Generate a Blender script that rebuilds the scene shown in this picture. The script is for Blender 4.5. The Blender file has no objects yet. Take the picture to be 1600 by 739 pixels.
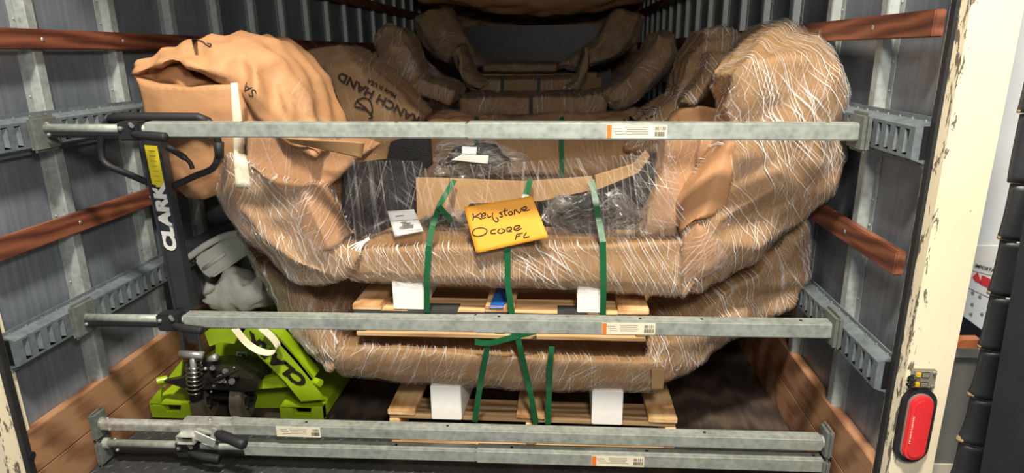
import bpy, bmesh, math, random
from mathutils import Vector, Matrix, noise
from mathutils.bvhtree import BVHTree

# ------------------------------------------------------------------ camera
F, PIT, YAW, ROL, CX, CH = 997.93, 0.28148, 0.080995, -0.013073, 0.37213, 1.35241
fw = Vector((-math.sin(YAW)*math.cos(PIT), math.cos(YAW)*math.cos(PIT), -math.sin(PIT)))
rt = Vector((math.cos(YAW), math.sin(YAW), 0)); up = rt.cross(fw)
r2 = rt*math.cos(ROL)+up*math.sin(ROL); u2 = -rt*math.sin(ROL)+up*math.cos(ROL)
CO = Vector((CX, 0, CH))
cd = bpy.data.cameras.new('camera'); cam = bpy.data.objects.new('camera', cd)
bpy.context.scene.collection.objects.link(cam)
cd.sensor_width = 36; cd.lens = F/1600*36; cd.clip_start = .02; cd.clip_end = 100
cam.matrix_world = Matrix(((r2.x, u2.x, -fw.x, CO.x), (r2.y, u2.y, -fw.y, CO.y), (r2.z, u2.z, -fw.z, CO.z), (0, 0, 0, 1)))
sc = bpy.context.scene; sc.camera = cam
COL = sc.collection
# ------------------------------------------------------------------ light and exposure
sc.view_settings.view_transform = 'Standard'; sc.view_settings.look = 'None'
sc.view_settings.exposure = 0.0; sc.view_settings.gamma = 1; sc.view_settings.use_curve_mapping = False
w = bpy.data.worlds.new('world'); sc.world = w; w.use_nodes = True
bg = w.node_tree.nodes['Background']; bg.inputs[0].default_value = (.78, .86, 1.0, 1); bg.inputs[1].default_value = .25
def area(name, loc, target, size, power, colr, sizey=None):
    l = bpy.data.lights.new(name, 'AREA'); l.energy = power; l.color = colr; l.size = size
    if sizey: l.shape = 'RECTANGLE'; l.size_y = sizey
    o = bpy.data.objects.new(name, l); COL.objects.link(o); o.location = loc
    d = Vector(target)-Vector(loc); o.rotation_euler = d.to_track_quat('-Z', 'Y').to_euler(); return o
area('dock_floodlight', (.25, -.12, 4.45), (0.05, 2.0, .8), .4, 330, (1, .92, .78))
area('front_fill', (.70, -.1, 2.0), (0.0, 2.1, .5), .3, 36, (1, .93, .82))  # added frontal fill near the camera, not a lamp of the dock

def ray(px, py): return fw+r2*((px-800)/F)-u2*((py-369.5)/F)
def atY(px, py, Y):
    d = ray(px, py); return CO+d*(Y/d.y)
def atX(px, py, X):
    d = ray(px, py); return CO+d*((X-CX)/d.x)
def atZ(px, py, Z):
    d = ray(px, py); return CO+d*((Z-CH)/d.z)
def lerp(a, b, t): return a+(b-a)*t

# ------------------------------------------------------------------ materials
def S2L(c):
    return tuple((x/255/12.92 if x/255 <= .04045 else ((x/255+.055)/1.055)**2.4) for x in c)
class NT:
    def __init__(s, name):
        s.m = bpy.data.materials.new(name); s.m.use_nodes = True; s.t = s.m.node_tree
        s.b = s.t.nodes['Principled BSDF']; s.out = s.t.nodes['Material Output']
    def n(s, ty, **kw):
        x = s.t.nodes.new(ty)
        for k, v in kw.items(): setattr(x, k, v)
        return x
    def l(s, a, b): s.t.links.new(a, b)
    def coord(s, kind='Object', scale=(1, 1, 1), rot=(0, 0, 0)):
        tc = s.n('ShaderNodeTexCoord'); mp = s.n('ShaderNodeMapping')
        mp.inputs['Scale'].default_value = scale; mp.inputs['Rotation'].default_value = rot
        s.l(tc.outputs[kind], mp.inputs[0]); return mp.outputs[0]
    def noise(s, v, scale=5, detail=4, rough=.55, dist=0):
        x = s.n('ShaderNodeTexNoise'); x.inputs['Scale'].default_value = scale; x.inputs['Detail'].default_value = detail
        x.inputs['Roughness'].default_value = rough; x.inputs['Distortion'].default_value = dist
        s.l(v, x.inputs['Vector']); return x.outputs[0]
    def ramp(s, f, stops):
        x = s.n('ShaderNodeValToRGB'); e = x.color_ramp.elements
        while len(e) < len(stops): e.new(.5)
        for i, (p, c) in enumerate(stops):
            e[i].position = p; e[i].color = (*c, 1) if not isinstance(c, (int, float)) else (c, c, c, 1)
        s.l(f, x.inputs[0]); return x.outputs[0]
    def bump(s, h, strength=.3, dist=.01, target=None):
        x = s.n('ShaderNodeBump'); x.inputs['Strength'].default_value = strength; x.inputs['Distance'].default_value = dist
        s.l(h, x.inputs['Height'])
        s.l(x.outputs[0], (target or s.b).inputs['Normal']); return x
    def mth(s, op, a, b):
        x = s.n('ShaderNodeMath', operation=op)
        for i, v in enumerate((a, b)):
            if isinstance(v, (int, float)): x.inputs[i].default_value = v
            else: s.l(v, x.inputs[i])
        return x.outputs[0]
    def mix(s, f, a, b):
        x = s.n('ShaderNodeMix', data_type='RGBA')
        for i, v in ((0, f), (6, a), (7, b)):
            if isinstance(v, (int, float)): x.inputs[i].default_value = v
            elif isinstance(v, tuple): x.inputs[i].default_value = (*v, 1)
            else: s.l(v, x.inputs[i])
        return x.outputs[2]
    def set(s, **k):
        for a, v in k.items(): s.b.inputs[a.replace('_', ' ')].default_value = (*v, 1) if isinstance(v, tuple) else v
        return s
def plain(name, rgb, rough=.5, metal=0, var=.12, vs=8, bump=0, bs=60, spec=.5, coat=0):
    t = NT(name); v = t.coord()
    c = S2L(rgb); f = t.noise(v, vs, 5)
    t.l(t.ramp(f, [(.3, tuple(x*(1-var) for x in c)), (.7, tuple(min(1, x*(1+var)) for x in c))]), t.b.inputs['Base Color'])
    t.set(Roughness=rough, Metallic=metal); t.b.inputs['Specular IOR Level'].default_value = spec
    t.b.inputs['Coat Weight'].default_value = coat
    if bump: t.bump(t.noise(v, bs, 4), bump, .004)
    return t.m
M = {}
# galvanised steel
def galv(name, rgb, metal=.55, rough=.38, scr=(60, 4, 60)):
    t = NT(name); v = t.coord(); c = S2L(rgb)
    vo = t.n('ShaderNodeTexVoronoi'); vo.inputs['Scale'].default_value = 55; t.l(v, vo.inputs['Vector'])
    f = t.mth('ADD', t.mth('MULTIPLY', vo.outputs['Distance'], .35), t.noise(v, 14, 6, .65))
    v2 = t.coord('Object', scr)
    f = t.mth('ADD', t.mth('MULTIPLY', f, .7), t.mth('MULTIPLY', t.noise(v2, 1, 5, .7), .4))
    t.l(t.ramp(f, [(.38, tuple(x*.62 for x in c)), (.55, c), (.8, tuple(min(1, x*1.35) for x in c))]), t.b.inputs['Base Color'])
    t.l(t.ramp(f, [(.3, rough-.1), (.8, rough+.2)]), t.b.inputs['Roughness'])
    t.set(Metallic=metal); t.bump(f, .12, .003); return t.m
M['galv'] = galv('galvanised_steel', (150, 155, 147), .4, .4, (3, 60, 60))
M['post'] = galv('wall_post_metal', (142, 148, 146), .2, .4, (40, 40, 2))
M['track'] = galv('track_metal', (98, 106, 110), .25, .45, (40, 3, 40))
M['zinc'] = galv('zinc_plate', (200, 200, 192), .7, .28, (30, 30, 30))
M['platemetal'] = galv('pad_plate_metal', (98, 102, 98), .25, .55, (20, 20, 20))
def wallpanel():
    t = NT('aluminium_wall_panel'); v = t.coord()
    f = t.noise(v, 2.2, 6, .6); g = t.noise(t.coord('Object', (4, 60, 1.5)), 1, 5, .7)
    h = t.mth('ADD', t.mth('MULTIPLY', f, .6), t.mth('MULTIPLY', g, .4))
    t.l(t.ramp(h, [(.33, S2L((98, 106, 116))), (.5, S2L((122, 130, 140))), (.7, S2L((156, 163, 170)))]), t.b.inputs['Base Color'])
    sc_ = t.noise(t.coord('Object', (3, 9, 70)), 2, 4, .8)
    t.l(t.ramp(sc_, [(.35, .3), (.7, .52)]), t.b.inputs['Roughness'])
    t.set(Metallic=.32); t.bump(h, .1, .004); return t.m
M['panel'] = wallpanel()
def wood(name, dark, mid, light, axis='Y', rough=.6, ring=9, stain=.35):
    sc3 = {'X': (1.2, 22, 22), 'Y': (22, 1.2, 22)}[axis]
    t = NT(name); v = t.coord('Object', sc3)
    f = t.noise(v, 1.3, 7, .62, .6)
    vv = t.coord('Object', {'X': (2, ring, ring), 'Y': (ring, 2, ring)}[axis])
    wv = t.n('ShaderNodeTexWave', wave_type='RINGS'); wv.inputs['Scale'].default_value = .9; wv.inputs['Distortion'].default_value = 7
    wv.inputs['Detail'].default_value = 3; t.l(vv, wv.inputs['Vector'])
    s_ = t.noise(t.coord(), 6, 5, .6)
    h = t.mth('ADD', t.mth('MULTIPLY', f, .6), t.mth('MULTIPLY', wv.outputs[1], .28))
    h = t.mth('ADD', h, t.mth('MULTIPLY', s_, stain*.4))
    t.l(t.ramp(h, [(.28, S2L(dark)), (.5, S2L(mid)), (.72, S2L(light))]), t.b.inputs['Base Color'])
    t.set(Roughness=rough); t.bump(f, .35, .003); return t.m
M['pine'] = wood('pallet_pine', (150, 108, 68), (206, 166, 116), (232, 198, 150), 'X')
M['piney'] = wood('pallet_pine_lengthwise', (158, 112, 68), (212, 168, 116), (238, 204, 154), 'Y')
M['pinedark'] = wood('pallet_weathered_board', (92, 70, 50), (142, 112, 80), (180, 150, 112), 'X')
M['redwood'] = wood('red_brown_wall_slat', (70, 38, 30), (110, 62, 44), (144, 88, 62), 'Y', .5)
M['kick'] = wood('worn_brown_kickboard', (74, 50, 34), (122, 84, 57), (164, 122, 88), 'Y', .6, 5, 1.0)
def kraft(name, rgb, rough=.62, bumpk=.5):
    t = NT(name); v = t.coord(); c = S2L(rgb)
    f = t.noise(v, 5, 6, .6); g = t.noise(v, 160, 2)
    h = t.mth('ADD', t.mth('MULTIPLY', f, .8), t.mth('MULTIPLY', g, .2))
    t.l(t.ramp(h, [(.3, tuple(x*.84 for x in c)), (.7, tuple(min(1, x*1.1) for x in c))]), t.b.inputs['Base Color'])
    t.set(Roughness=rough); t.b.inputs['Specular IOR Level'].default_value = .3
    vo = t.n('ShaderNodeTexVoronoi', feature='DISTANCE_TO_EDGE'); vo.inputs['Scale'].default_value = 6
    mx = t.n('ShaderNodeVectorMath', operation='ADD'); t.l(v, mx.inputs[0])
    nz = t.n('ShaderNodeTexNoise'); nz.inputs['Scale'].default_value = 4; t.l(v, nz.inputs['Vector']); t.l(nz.outputs[1], mx.inputs[1])
    t.l(mx.outputs[0], vo.inputs['Vector'])
    cr = t.ramp(vo.outputs[0], [(0, 0), (.05, 1)])
    hh = t.mth('ADD', t.mth('MULTIPLY', cr, .015), t.mth('MULTIPLY', t.noise(v, 7, 4, .5), 1.2))
    t.bump(hh, bumpk, .012); return t.m
M['kraft'] = kraft('kraft_paper', (180, 134, 94))
M['kraftdk'] = kraft('kraft_paper_under_film', (164, 128, 88))
M['carton'] = kraft('corrugated_board', (176, 138, 96), .7, .2)
SX, SY = 3.0, .8
def film(name, dens, scu=34, scv=1.6, rot=.35, base=.06, amt=1.0, rough=.16, white=.75):
    t = NT(name); t.t.nodes.remove(t.b)
    def streak(sx, sy, r, lo, hi, seedoff):
        tc = t.n('ShaderNodeTexCoord'); mp = t.n('ShaderNodeMapping')
        mp.inputs['Rotation'].default_value = (0, 0, r); mp.inputs['Location'].default_value = (seedoff, seedoff*.7, 0)
        t.l(tc.outputs['UV'], mp.inputs[0])
        mp2 = t.n('ShaderNodeMapping'); mp2.inputs['Scale'].default_value = (sx*SX, sy*SY, 1); t.l(mp.outputs[0], mp2.inputs[0])
        x = t.noise(mp2.outputs[0], 1, 2, .5, .15)
        return x, t.ramp(x, [(lo, 0), (hi, 1)])
    a, A = streak(scu*2.6, scv*1.6, rot, .57, .68, 1.3)
    b, B = streak(scu*1.9, scv*1.6, rot-.45, .60, .69, 5.1)
    c, C_ = streak(scu*3, scv*6, rot+.6, .585, .66, 9.7)
    tc = t.n('ShaderNodeTexCoord'); cl = t.noise(tc.outputs['UV'], 5, 3, .6)
    patch = t.ramp(cl, [(.34, .25), (.58, 1)])
    sm = t.mth('ADD', t.mth('ADD', A, t.mth('MULTIPLY', B, .8)), t.mth('MULTIPLY', C_, .6))
    sm = t.mth('MULTIPLY', sm, patch)
    d = t.n('ShaderNodeBsdfDiffuse'); d.inputs[0].default_value = (.95, .93, .88, 1)
    g = t.n('ShaderNodeBsdfGlossy'); g.inputs[0].default_value = (1, 1, 1, 1); g.inputs['Roughness'].default_value = rough
    hb = t.mth('ADD', t.mth('ADD', a, b), t.mth('MULTIPLY', c, .7))
    bp = t.n('ShaderNodeBump'); bp.inputs['Strength'].default_value = 1; bp.inputs['Distance'].default_value = .03
    t.l(hb, bp.inputs['Height']); t.l(bp.outputs[0], g.inputs['Normal'])
    ms = t.n('ShaderNodeMixShader'); ms.inputs[0].default_value = 1-white; t.l(d.outputs[0], ms.inputs[1]); t.l(g.outputs[0], ms.inputs[2])
    tr = t.n('ShaderNodeBsdfTransparent')
    # clear film: mostly transparent with a glossy sheen; wrinkles milky
    m1 = t.n('ShaderNodeMixShader'); m1.inputs[0].default_value = base+.05; t.l(tr.outputs[0], m1.inputs[1]); t.l(g.outputs[0], m1.inputs[2])
    m2 = t.n('ShaderNodeMixShader'); f = t.n('ShaderNodeMath', operation='MULTIPLY', use_clamp=True)
    t.l(sm, f.inputs[0]); f.inputs[1].default_value = dens*amt
    t.l(f.outputs[0], m2.inputs[0]); t.l(m1.outputs[0], m2.inputs[1]); t.l(ms.outputs[0], m2.inputs[2])
    t.l(m2.outputs[0], t.out.inputs[0]); return t.m
M['film'] = film('stretch_film', .75, rot=.45, base=.10)
M['filmheavy'] = film('stretch_film_many_layers', .95, rot=-.3, base=.12)
M['filmlight'] = film('stretch_film_single_layer', .20, 24, 1.2, .2, .05)
M['filmbeam'] = film('stretch_film_over_beam', .95, rot=-.55, base=.12)
M['polybag'] = film('clear_poly_bag', .45, 9, 5, .9, .16, 1, .12, .5)
M['black'] = plain('black_steel', (34, 35, 37), .42, .0, .25, 12)
M['blackshell'] = plain('black_powder_coated_steel', (22, 22, 24), .38, 0, .2, 30, .5, 220)
M['rubber'] = plain('black_rubber', (30, 31, 33), .6, 0, .2, 20, .2, 120)
M['jackgrey'] = plain('charcoal_painted_steel', (52, 56, 62), .4, 0, .15, 12)
M['darkin'] = plain('dark_void_steel', (16, 16, 17), .7)
M['green'] = plain('lime_green_paint', (146, 176, 22), .38, 0, .14, 9, coat=.3)
M['foam'] = plain('white_foam', (238, 236, 230), .85, 0, .03, 30, .15, 300)
M['strap'] = plain('green_polyester_strap', (22, 92, 52), .32, 0, .12, 40, .1, 200)
M['envelope'] = plain('golden_manila_paper', (232, 158, 40), .6, 0, .04, 6, .1, 20)
M['ink'] = plain('black_marker_ink', (34, 22, 20), .5)
M['print'] = plain('faded_black_print', (52, 38, 30), .8)
M['white'] = plain('white_paper', (236, 234, 226), .6, 0, .03)
M['label'] = plain('aged_cream_label', (226, 216, 190), .55, 0, .06, 40)
M['orange'] = plain('orange_print', (230, 120, 40), .5)
M['greyprint'] = plain('grey_print', (120, 112, 98), .6)
M['yellow'] = plain('yellow_sticker', (236, 214, 40), .45, 0, .05)
M['blue'] = plain('blue_tape', (28, 92, 170), .4, 0, .1)
M['blacktape'] = plain('dark_grey_tape', (60, 62, 64), .5, 0, .2, 20)
M['webbing'] = plain('cream_webbing', (214, 204, 176), .7, 0, .08, 60)
M['spring'] = plain('chrome_steel', (200, 196, 186), .22, 1, .1)
M['bolt'] = plain('bolt_metal', (176, 176, 170), .3, .7, .1)
M['grease'] = plain('oily_dark_steel', (40, 38, 34), .35, .3, .3, 25, .3)
M['wheel'] = plain('worn_brown_wheel_tread', (104, 92, 76), .7, 0, .3, 30, .3)
M['wheelhub'] = plain('dark_wheel_hub', (42, 40, 38), .6, 0, .2)
M['tread'] = galv('tread_plate_steel', (64, 65, 66), .45, .42, (12, 12, 12))
M['floorwood'] = wood('dark_worn_floor_boards', (36, 30, 26), (60, 50, 42), (84, 72, 60), 'Y', .7, 8)
M['red'] = plain('red_lens', (226, 52, 56), .25, 0, .05, coat=.6)
M['amber'] = plain('amber_lens', (206, 120, 70), .3, 0, .1)
M['outwhite'] = plain('white_painted_trailer_skin', (236, 238, 236), .5, 0, .03)
M['outgrey'] = plain('grey_dock_plate', (128, 126, 118), .6, 0, .08, 14)
M['outcream'] = plain('cream_dock_trim', (226, 216, 188), .6, 0, .06)
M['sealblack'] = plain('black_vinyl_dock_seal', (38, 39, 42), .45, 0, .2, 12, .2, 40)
M['sealtan'] = plain('tan_woven_fabric', (150, 132, 96), .8, 0, .3, 300, .5, 400)
M['baggrey'] = plain('grey_connector_plastic', (128, 122, 110), .55, 0, .12, 20)
M['brass'] = plain('yellow_clip', (210, 170, 40), .4)
def jambmat():
    t = NT('chipped_cream_paint'); v = t.coord()
    f = t.noise(v, 26, 5, .6, .4); g = t.noise(v, 3.5, 3)
    h = t.mth('ADD', f, t.mth('MULTIPLY', g, .5))
    chip = t.ramp(h, [(.975, 0), (.99, 1)])
    # chips crowd along the worn inner edge of the jamb
    at = t.n('ShaderNodeAttribute', attribute_name='wear'); 
    vn = t.noise(t.coord('Object', (60, 60, 14)), 1, 5, .7, .5)
    ch2 = t.ramp(t.mth('ADD', vn, t.mth('MULTIPLY', at.outputs['Fac'], .17)), [(.70, 0), (.715, 1)])
    k = t.mth('MAXIMUM', chip, ch2)
    base = t.ramp(t.noise(v, 2.5, 5), [(.3, S2L((226, 212, 178))), (.7, S2L((240, 228, 198)))])
    t.l(t.mix(k, base, S2L((112, 104, 90))), t.b.inputs['Base Color'])
    t.set(Roughness=.45); t.bump(t.mth('SUBTRACT', 1, k), .4, .002); return t.m
M['cream'] = jambmat()
def bagmat():
    t = NT('translucent_white_bag'); v = t.coord()
    t.set(Base_Color=S2L((242, 242, 234)), Roughness=.35)
    t.bump(t.noise(v, 24, 5, .6, 1), .5, .01)
    tr = t.n('ShaderNodeBsdfTransparent'); ms = t.n('ShaderNodeMixShader'); ms.inputs[0].default_value = .9
    t.l(tr.outputs[0], ms.inputs[1]); t.l(t.b.outputs[0], ms.inputs[2]); t.l(ms.outputs[0], t.out.inputs[0]); return t.m
M['bag'] = bagmat()

# ------------------------------------------------------------------ builders
def link(name, me, mat, parent=None):
    o = bpy.data.objects.new(name, me); COL.objects.link(o)
    if mat is not None:
        for m_ in (mat if isinstance(mat, list) else [mat]): me.materials.append(m_)
    if parent is not None: o.parent = parent; o.matrix_parent_inverse = parent.matrix_basis.inverted()
    return o
def fin(name, bm, mat, parent=None, smooth=False, normals=True):
    if normals: bmesh.ops.recalc_face_normals(bm, faces=bm.faces)
    me = bpy.data.meshes.new(name); bm.to_mesh(me); bm.free()
    if smooth: me.polygons.foreach_set('use_smooth', [True]*len(me.polygons))
    return link(name, me, mat, parent)
def thing(name, label, cat, loc=(0, 0, 0), group=None):
    o = bpy.data.objects.new(name, None); COL.objects.link(o); o.location = loc; o.empty_display_size = .05
    return tag(o, label, cat, group)
def tag(o, label, cat, group=None):
    o['label'] = label; o['category'] = cat
    if group: o['group'] = group
    return o
def struct(o): o['kind'] = 'structure'; return o
def lbl(o, s): o['label'] = s; return o
def box(bm, lo, hi, bev=0):
    m = Matrix.Translation((Vector(lo)+Vector(hi))/2) @ Matrix.Diagonal((*(abs(b-a) for a, b in zip(lo, hi)), 1))
    r = bmesh.ops.create_cube(bm, size=1, matrix=m)
    if bev: bevv(bm, r['verts'], bev)
    return r['verts']
def bevv(bm, vs, bev, seg=2):
    s = set(vs); ed = [e for e in bm.edges if e.verts[0] in s and e.verts[1] in s]
    bmesh.ops.bevel(bm, geom=ed, offset=bev, segments=seg, affect='EDGES')
def boxo(name, lo, hi, mat, parent=None, bev=.002):
    bm = bmesh.new(); box(bm, lo, hi, bev); return fin(name, bm, mat, parent)
def obox(bm, c, x, y, z, hx, hy, hz, bev=0):
    m = Matrix(((x.x*hx*2, y.x*hy*2, z.x*hz*2, c.x), (x.y*hx*2, y.y*hy*2, z.y*hz*2, c.y), (x.z*hx*2, y.z*hy*2, z.z*hz*2, c.z), (0, 0, 0, 1)))
    r = bmesh.ops.create_cube(bm, size=1, matrix=m)
    if bev: bevv(bm, r['verts'], bev)
def frame_of(d):
    d = d.normalized(); a = Vector((0, 0, 1)) if abs(d.z) < .9 else Vector((1, 0, 0))
    x = d.cross(a).normalized(); return x, x.cross(d).normalized()
def tube(bm, pts, r, seg=12, cap=True, closed=False):
    pts = [Vector(p) for p in pts]; n = len(pts); rings = []
    rr = r if isinstance(r, (list, tuple)) else [r]*n
    x = None
    for i, p in enumerate(pts):
        if closed: d = pts[(i+1) % n]-pts[i-1]
        else: d = pts[min(i+1, n-1)]-pts[max(i-1, 0)]
        d.normalize()
        if x is None: x, y = frame_of(d)
        else:
            x = (x-d*x.dot(d)).normalized(); y = x.cross(d)
        rings.append([bm.verts.new(p+x*math.cos(2*math.pi*k/seg)*rr[i]+y*math.sin(2*math.pi*k/seg)*rr[i]) for k in range(seg)])
    for i in range(n if closed else n-1):
        a, b = rings[i], rings[(i+1) % n]
        for k in range(seg):
            bm.faces.new((a[k], a[(k+1) % seg], b[(k+1) % seg], b[k]))
    if cap and not closed:
        bm.faces.new(rings[0]); bm.faces.new(list(reversed(rings[-1])))
def smoothpath(pts, n=8):
    P = [Vector(p) for p in pts]; out = []
    for i in range(len(P)-1):
        p0, p1, p2, p3 = P[max(i-1, 0)], P[i], P[i+1], P[min(i+2, len(P)-1)]
        for k in range(n):
            t = k/n
            out.append(.5*((2*p1)+(p2-p0)*t+(2*p0-5*p1+4*p2-p3)*t*t+(3*p1-p0-3*p2+p3)*t**3))
    out.append(P[-1]); return out
def prism(bm, poly, off):
    """closed polygon (3D points) extruded by the vector off"""
    a = [bm.verts.new(p) for p in poly]; b = [bm.verts.new(Vector(p)+Vector(off)) for p in poly]; n = len(a)
    bm.faces.new(a); bm.faces.new(list(reversed(b)))
    for i in range(n): bm.faces.new((a[i], b[i], b[(i+1) % n], a[(i+1) % n]))
def textmesh(s, size, bold=0.0, shear=0):
    cu = bpy.data.curves.new('t', 'FONT'); cu.body = s; cu.size = size; cu.offset = bold; cu.shear = shear
    cu.align_x = 'CENTER'; cu.align_y = 'CENTER'; cu.resolution_u = 3
    o = bpy.data.objects.new('t', cu); COL.objects.link(o)
    dg = bpy.context.evaluated_depsgraph_get(); me = bpy.data.meshes.new_from_object(o.evaluated_get(dg))
    bpy.data.objects.remove(o); bpy.data.curves.remove(cu); return me
def put_text(name, s, size, c, x, y, mat, parent, bold=0, shear=0, sx=1, off=.0015):
    me = textmesh(s, size, bold, shear); x = x.normalized(); y = (y-x*y.dot(x)).normalized(); z = x.cross(y)
    me.transform(Matrix(((x.x*sx, y.x, z.x, c.x+z.x*off), (x.y*sx, y.y, z.y, c.y+z.y*off), (x.z*sx, y.z, z.z, c.z+z.z*off), (0, 0, 0, 1))))
    return link(name, me, mat, parent)

# wrapped bodies: a section swept through stations given as (outer point, inner point) at a depth
def cr(a, b, c, d, t): return .5*((2*b)+(c-a)*t+(2*a-5*b+4*c-d)*t*t+(3*b-a-3*c+d)*t**3)
def wrap_bm(st, Yf, depth, nv=18, cell=.07, amp=.012, power=3.0, seed=1, cuts=3, sm=1, fine=.0012, ridge=.018, capr=.5, tilt=(0, 0)):
    rnd = random.Random(seed); n = len(st)
    folds = [(Vector([rnd.gauss(0, 1) for _ in range(3)]).normalized(), rnd.uniform(2.2, 7.5), rnd.random(), rnd.uniform(.5, 1.1)) for _ in range(5)]
    yf = Yf if isinstance(Yf, (list, tuple)) else [Yf]*n
    dp = depth if isinstance(depth, (list, tuple)) else [depth]*n
    O = [atY(*s[0], yf[i]+dp[i]*.12) for i, s in enumerate(st)]; I = [atY(*s[1], yf[i]+dp[i]*.12) for i, s in enumerate(st)]
    O = [Vector((p.x, yf[i], p.z)) for i, p in enumerate(O)]; I = [Vector((p.x, yf[i], p.z)) for i, p in enumerate(I)]
    samp = []
    for i in range(n-1):
        L = ((O[i+1]+I[i+1])/2-(O[i]+I[i])/2).length; k = max(1, round(L/cell))
        for j in range(k): samp.append((i, j/k))
    samp.append((n-2, 1.0)); rings = []; ulen = 0; prev = None
    bm = bmesh.new(); info = {}
    for (i, t) in samp:
        g = lambda A: cr(A[max(i-1, 0)], A[i], A[i+1], A[min(i+2, n-1)], t)
        o, q = g(O), g(I); d = g(dp); cen = (o+q)/2; ax = (o-q)/2
        if prev is not None: ulen += (cen-prev).length
        prev = cen.copy(); ring = []; per = 0; lp = None
        for k in range(nv):
            a = 2*math.pi*(k+.5*(len(rings) % 2)*.0)/nv; ca, sa = math.cos(a), math.sin(a)
            e = 2/power; cx_ = math.copysign(abs(ca)**e, ca); sx_ = math.copysign(abs(sa)**e, sa)
            p = cen+ax*cx_+Vector((0, d/2*(1+sx_), 0))
            p += Vector([rnd.uniform(-1, 1) for _ in range(3)])*amp
            if lp is not None: per += (p-lp).length
            lp = p; v = bm.verts.new(p); info[v] = (ulen, k*1.5/nv); ring.append(v)
        rings.append(ring)
    uv = bm.loops.layers.uv.new('UVMap')
    def face(vs, pv=None):
        try: f = bm.faces.new(vs)
        except ValueError: return
        for j, lo in enumerate(f.loops):
            u_, v_ = info[lo.vert]
            if pv and lo.vert in pv: v_ = 1.5
            lo[uv].uv = (u_, v_)
    for a, b in zip(rings, rings[1:]):
        for k in range(nv):
            k2 = (k+1) % nv; pv = None
            if k2 == 0: pv = {a[0]: info[a[-1]][1]+.05, b[0]: info[b[-1]][1]+.05}
            if rnd.random() < .5: face((a[k], a[k2], b[k2]), pv); face((a[k], b[k2], b[k]), pv)
            else: face((a[k], a[k2], b[k]), pv); face((a[k2], b[k2], b[k]), pv)
    for R, sgn in ((rings[0], -1), (rings[-1], 1)):
        c = sum((v.co for v in R), Vector())/nv; other = rings[1] if sgn < 0 else rings[-2]
        c2 = sum((v.co for v in other), Vector())/nv; dd = (c-c2).normalized()*capr*.05
        cv = bm.verts.new(c+dd); info[cv] = (info[R[0]][0]+sgn*.05, .1)
        for k in range(nv): face((R[k], R[(k+1) % nv], cv))
    bmesh.ops.recalc_face_normals(bm, faces=bm.faces)
    if cuts:
        bmesh.ops.subdivide_edges(bm, edges=bm.edges, cuts=cuts, use_grid_fill=True)
        bmesh.ops.triangulate(bm, faces=[f for f in bm.faces if len(f.verts) > 4])
    for _ in range(sm): bmesh.ops.smooth_vert(bm, verts=bm.verts, factor=.5, use_axis_x=True, use_axis_y=True, use_axis_z=True)
    if fine:
        bm.normal_update(); so = Vector((seed*3.7, seed, 0))
        for v in bm.verts:
            q = v.co+so; wq = q+noise.noise_vector(q*2.2)*.07; h_ = 0
            for (dv, fr_, ph, am) in folds:
                tt = (wq.dot(dv)*fr_+ph) % 1.0; h_ += (abs(tt-.5)*4-1)*am*(.35+.65*min(1, abs(noise.noise(q*2.5+dv*5))*3))
            v.co -= v.normal*(h_*ridge*.62+abs(noise.noise(wq*6+so))*ridge*.5)
        bm.normal_update()
        for v in bm.verts:
            v.co += v.normal*(noise.noise(v.co*22+Vector((seed, 0, 0)))*fine*3+noise.noise(v.co*70)*fine)
    return bm
def film_from(bm, off=.004, rip=.003, seed=0):
    b2 = bm.copy(); b2.normal_update()
    for _ in range(2): bmesh.ops.smooth_vert(b2, verts=b2.verts, factor=.5, use_axis_x=True, use_axis_y=True, use_axis_z=True)
    b2.normal_update()
    for v in b2.verts:
        n1 = noise.noise(Vector((v.co.x*18+seed, v.co.y*9, v.co.z*40)))
        v.co += v.normal*(off+.004+abs(n1)*rip*3)
    return b2
def wrapped(name, parent, st, Yf, depth, mat='kraftdk', filmm='film', flabel=None, **kw):
    bm = wrap_bm(st, Yf, depth, **kw)
    fb = film_from(bm, seed=kw.get('seed', 1)) if filmm else None
    o = fin(name, bm, M[mat], parent, smooth=True, normals=False)
    if fb is not None:
        f = fin('stretch_film', fb, M[filmm], o, smooth=True, normals=False)
    return o
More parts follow.
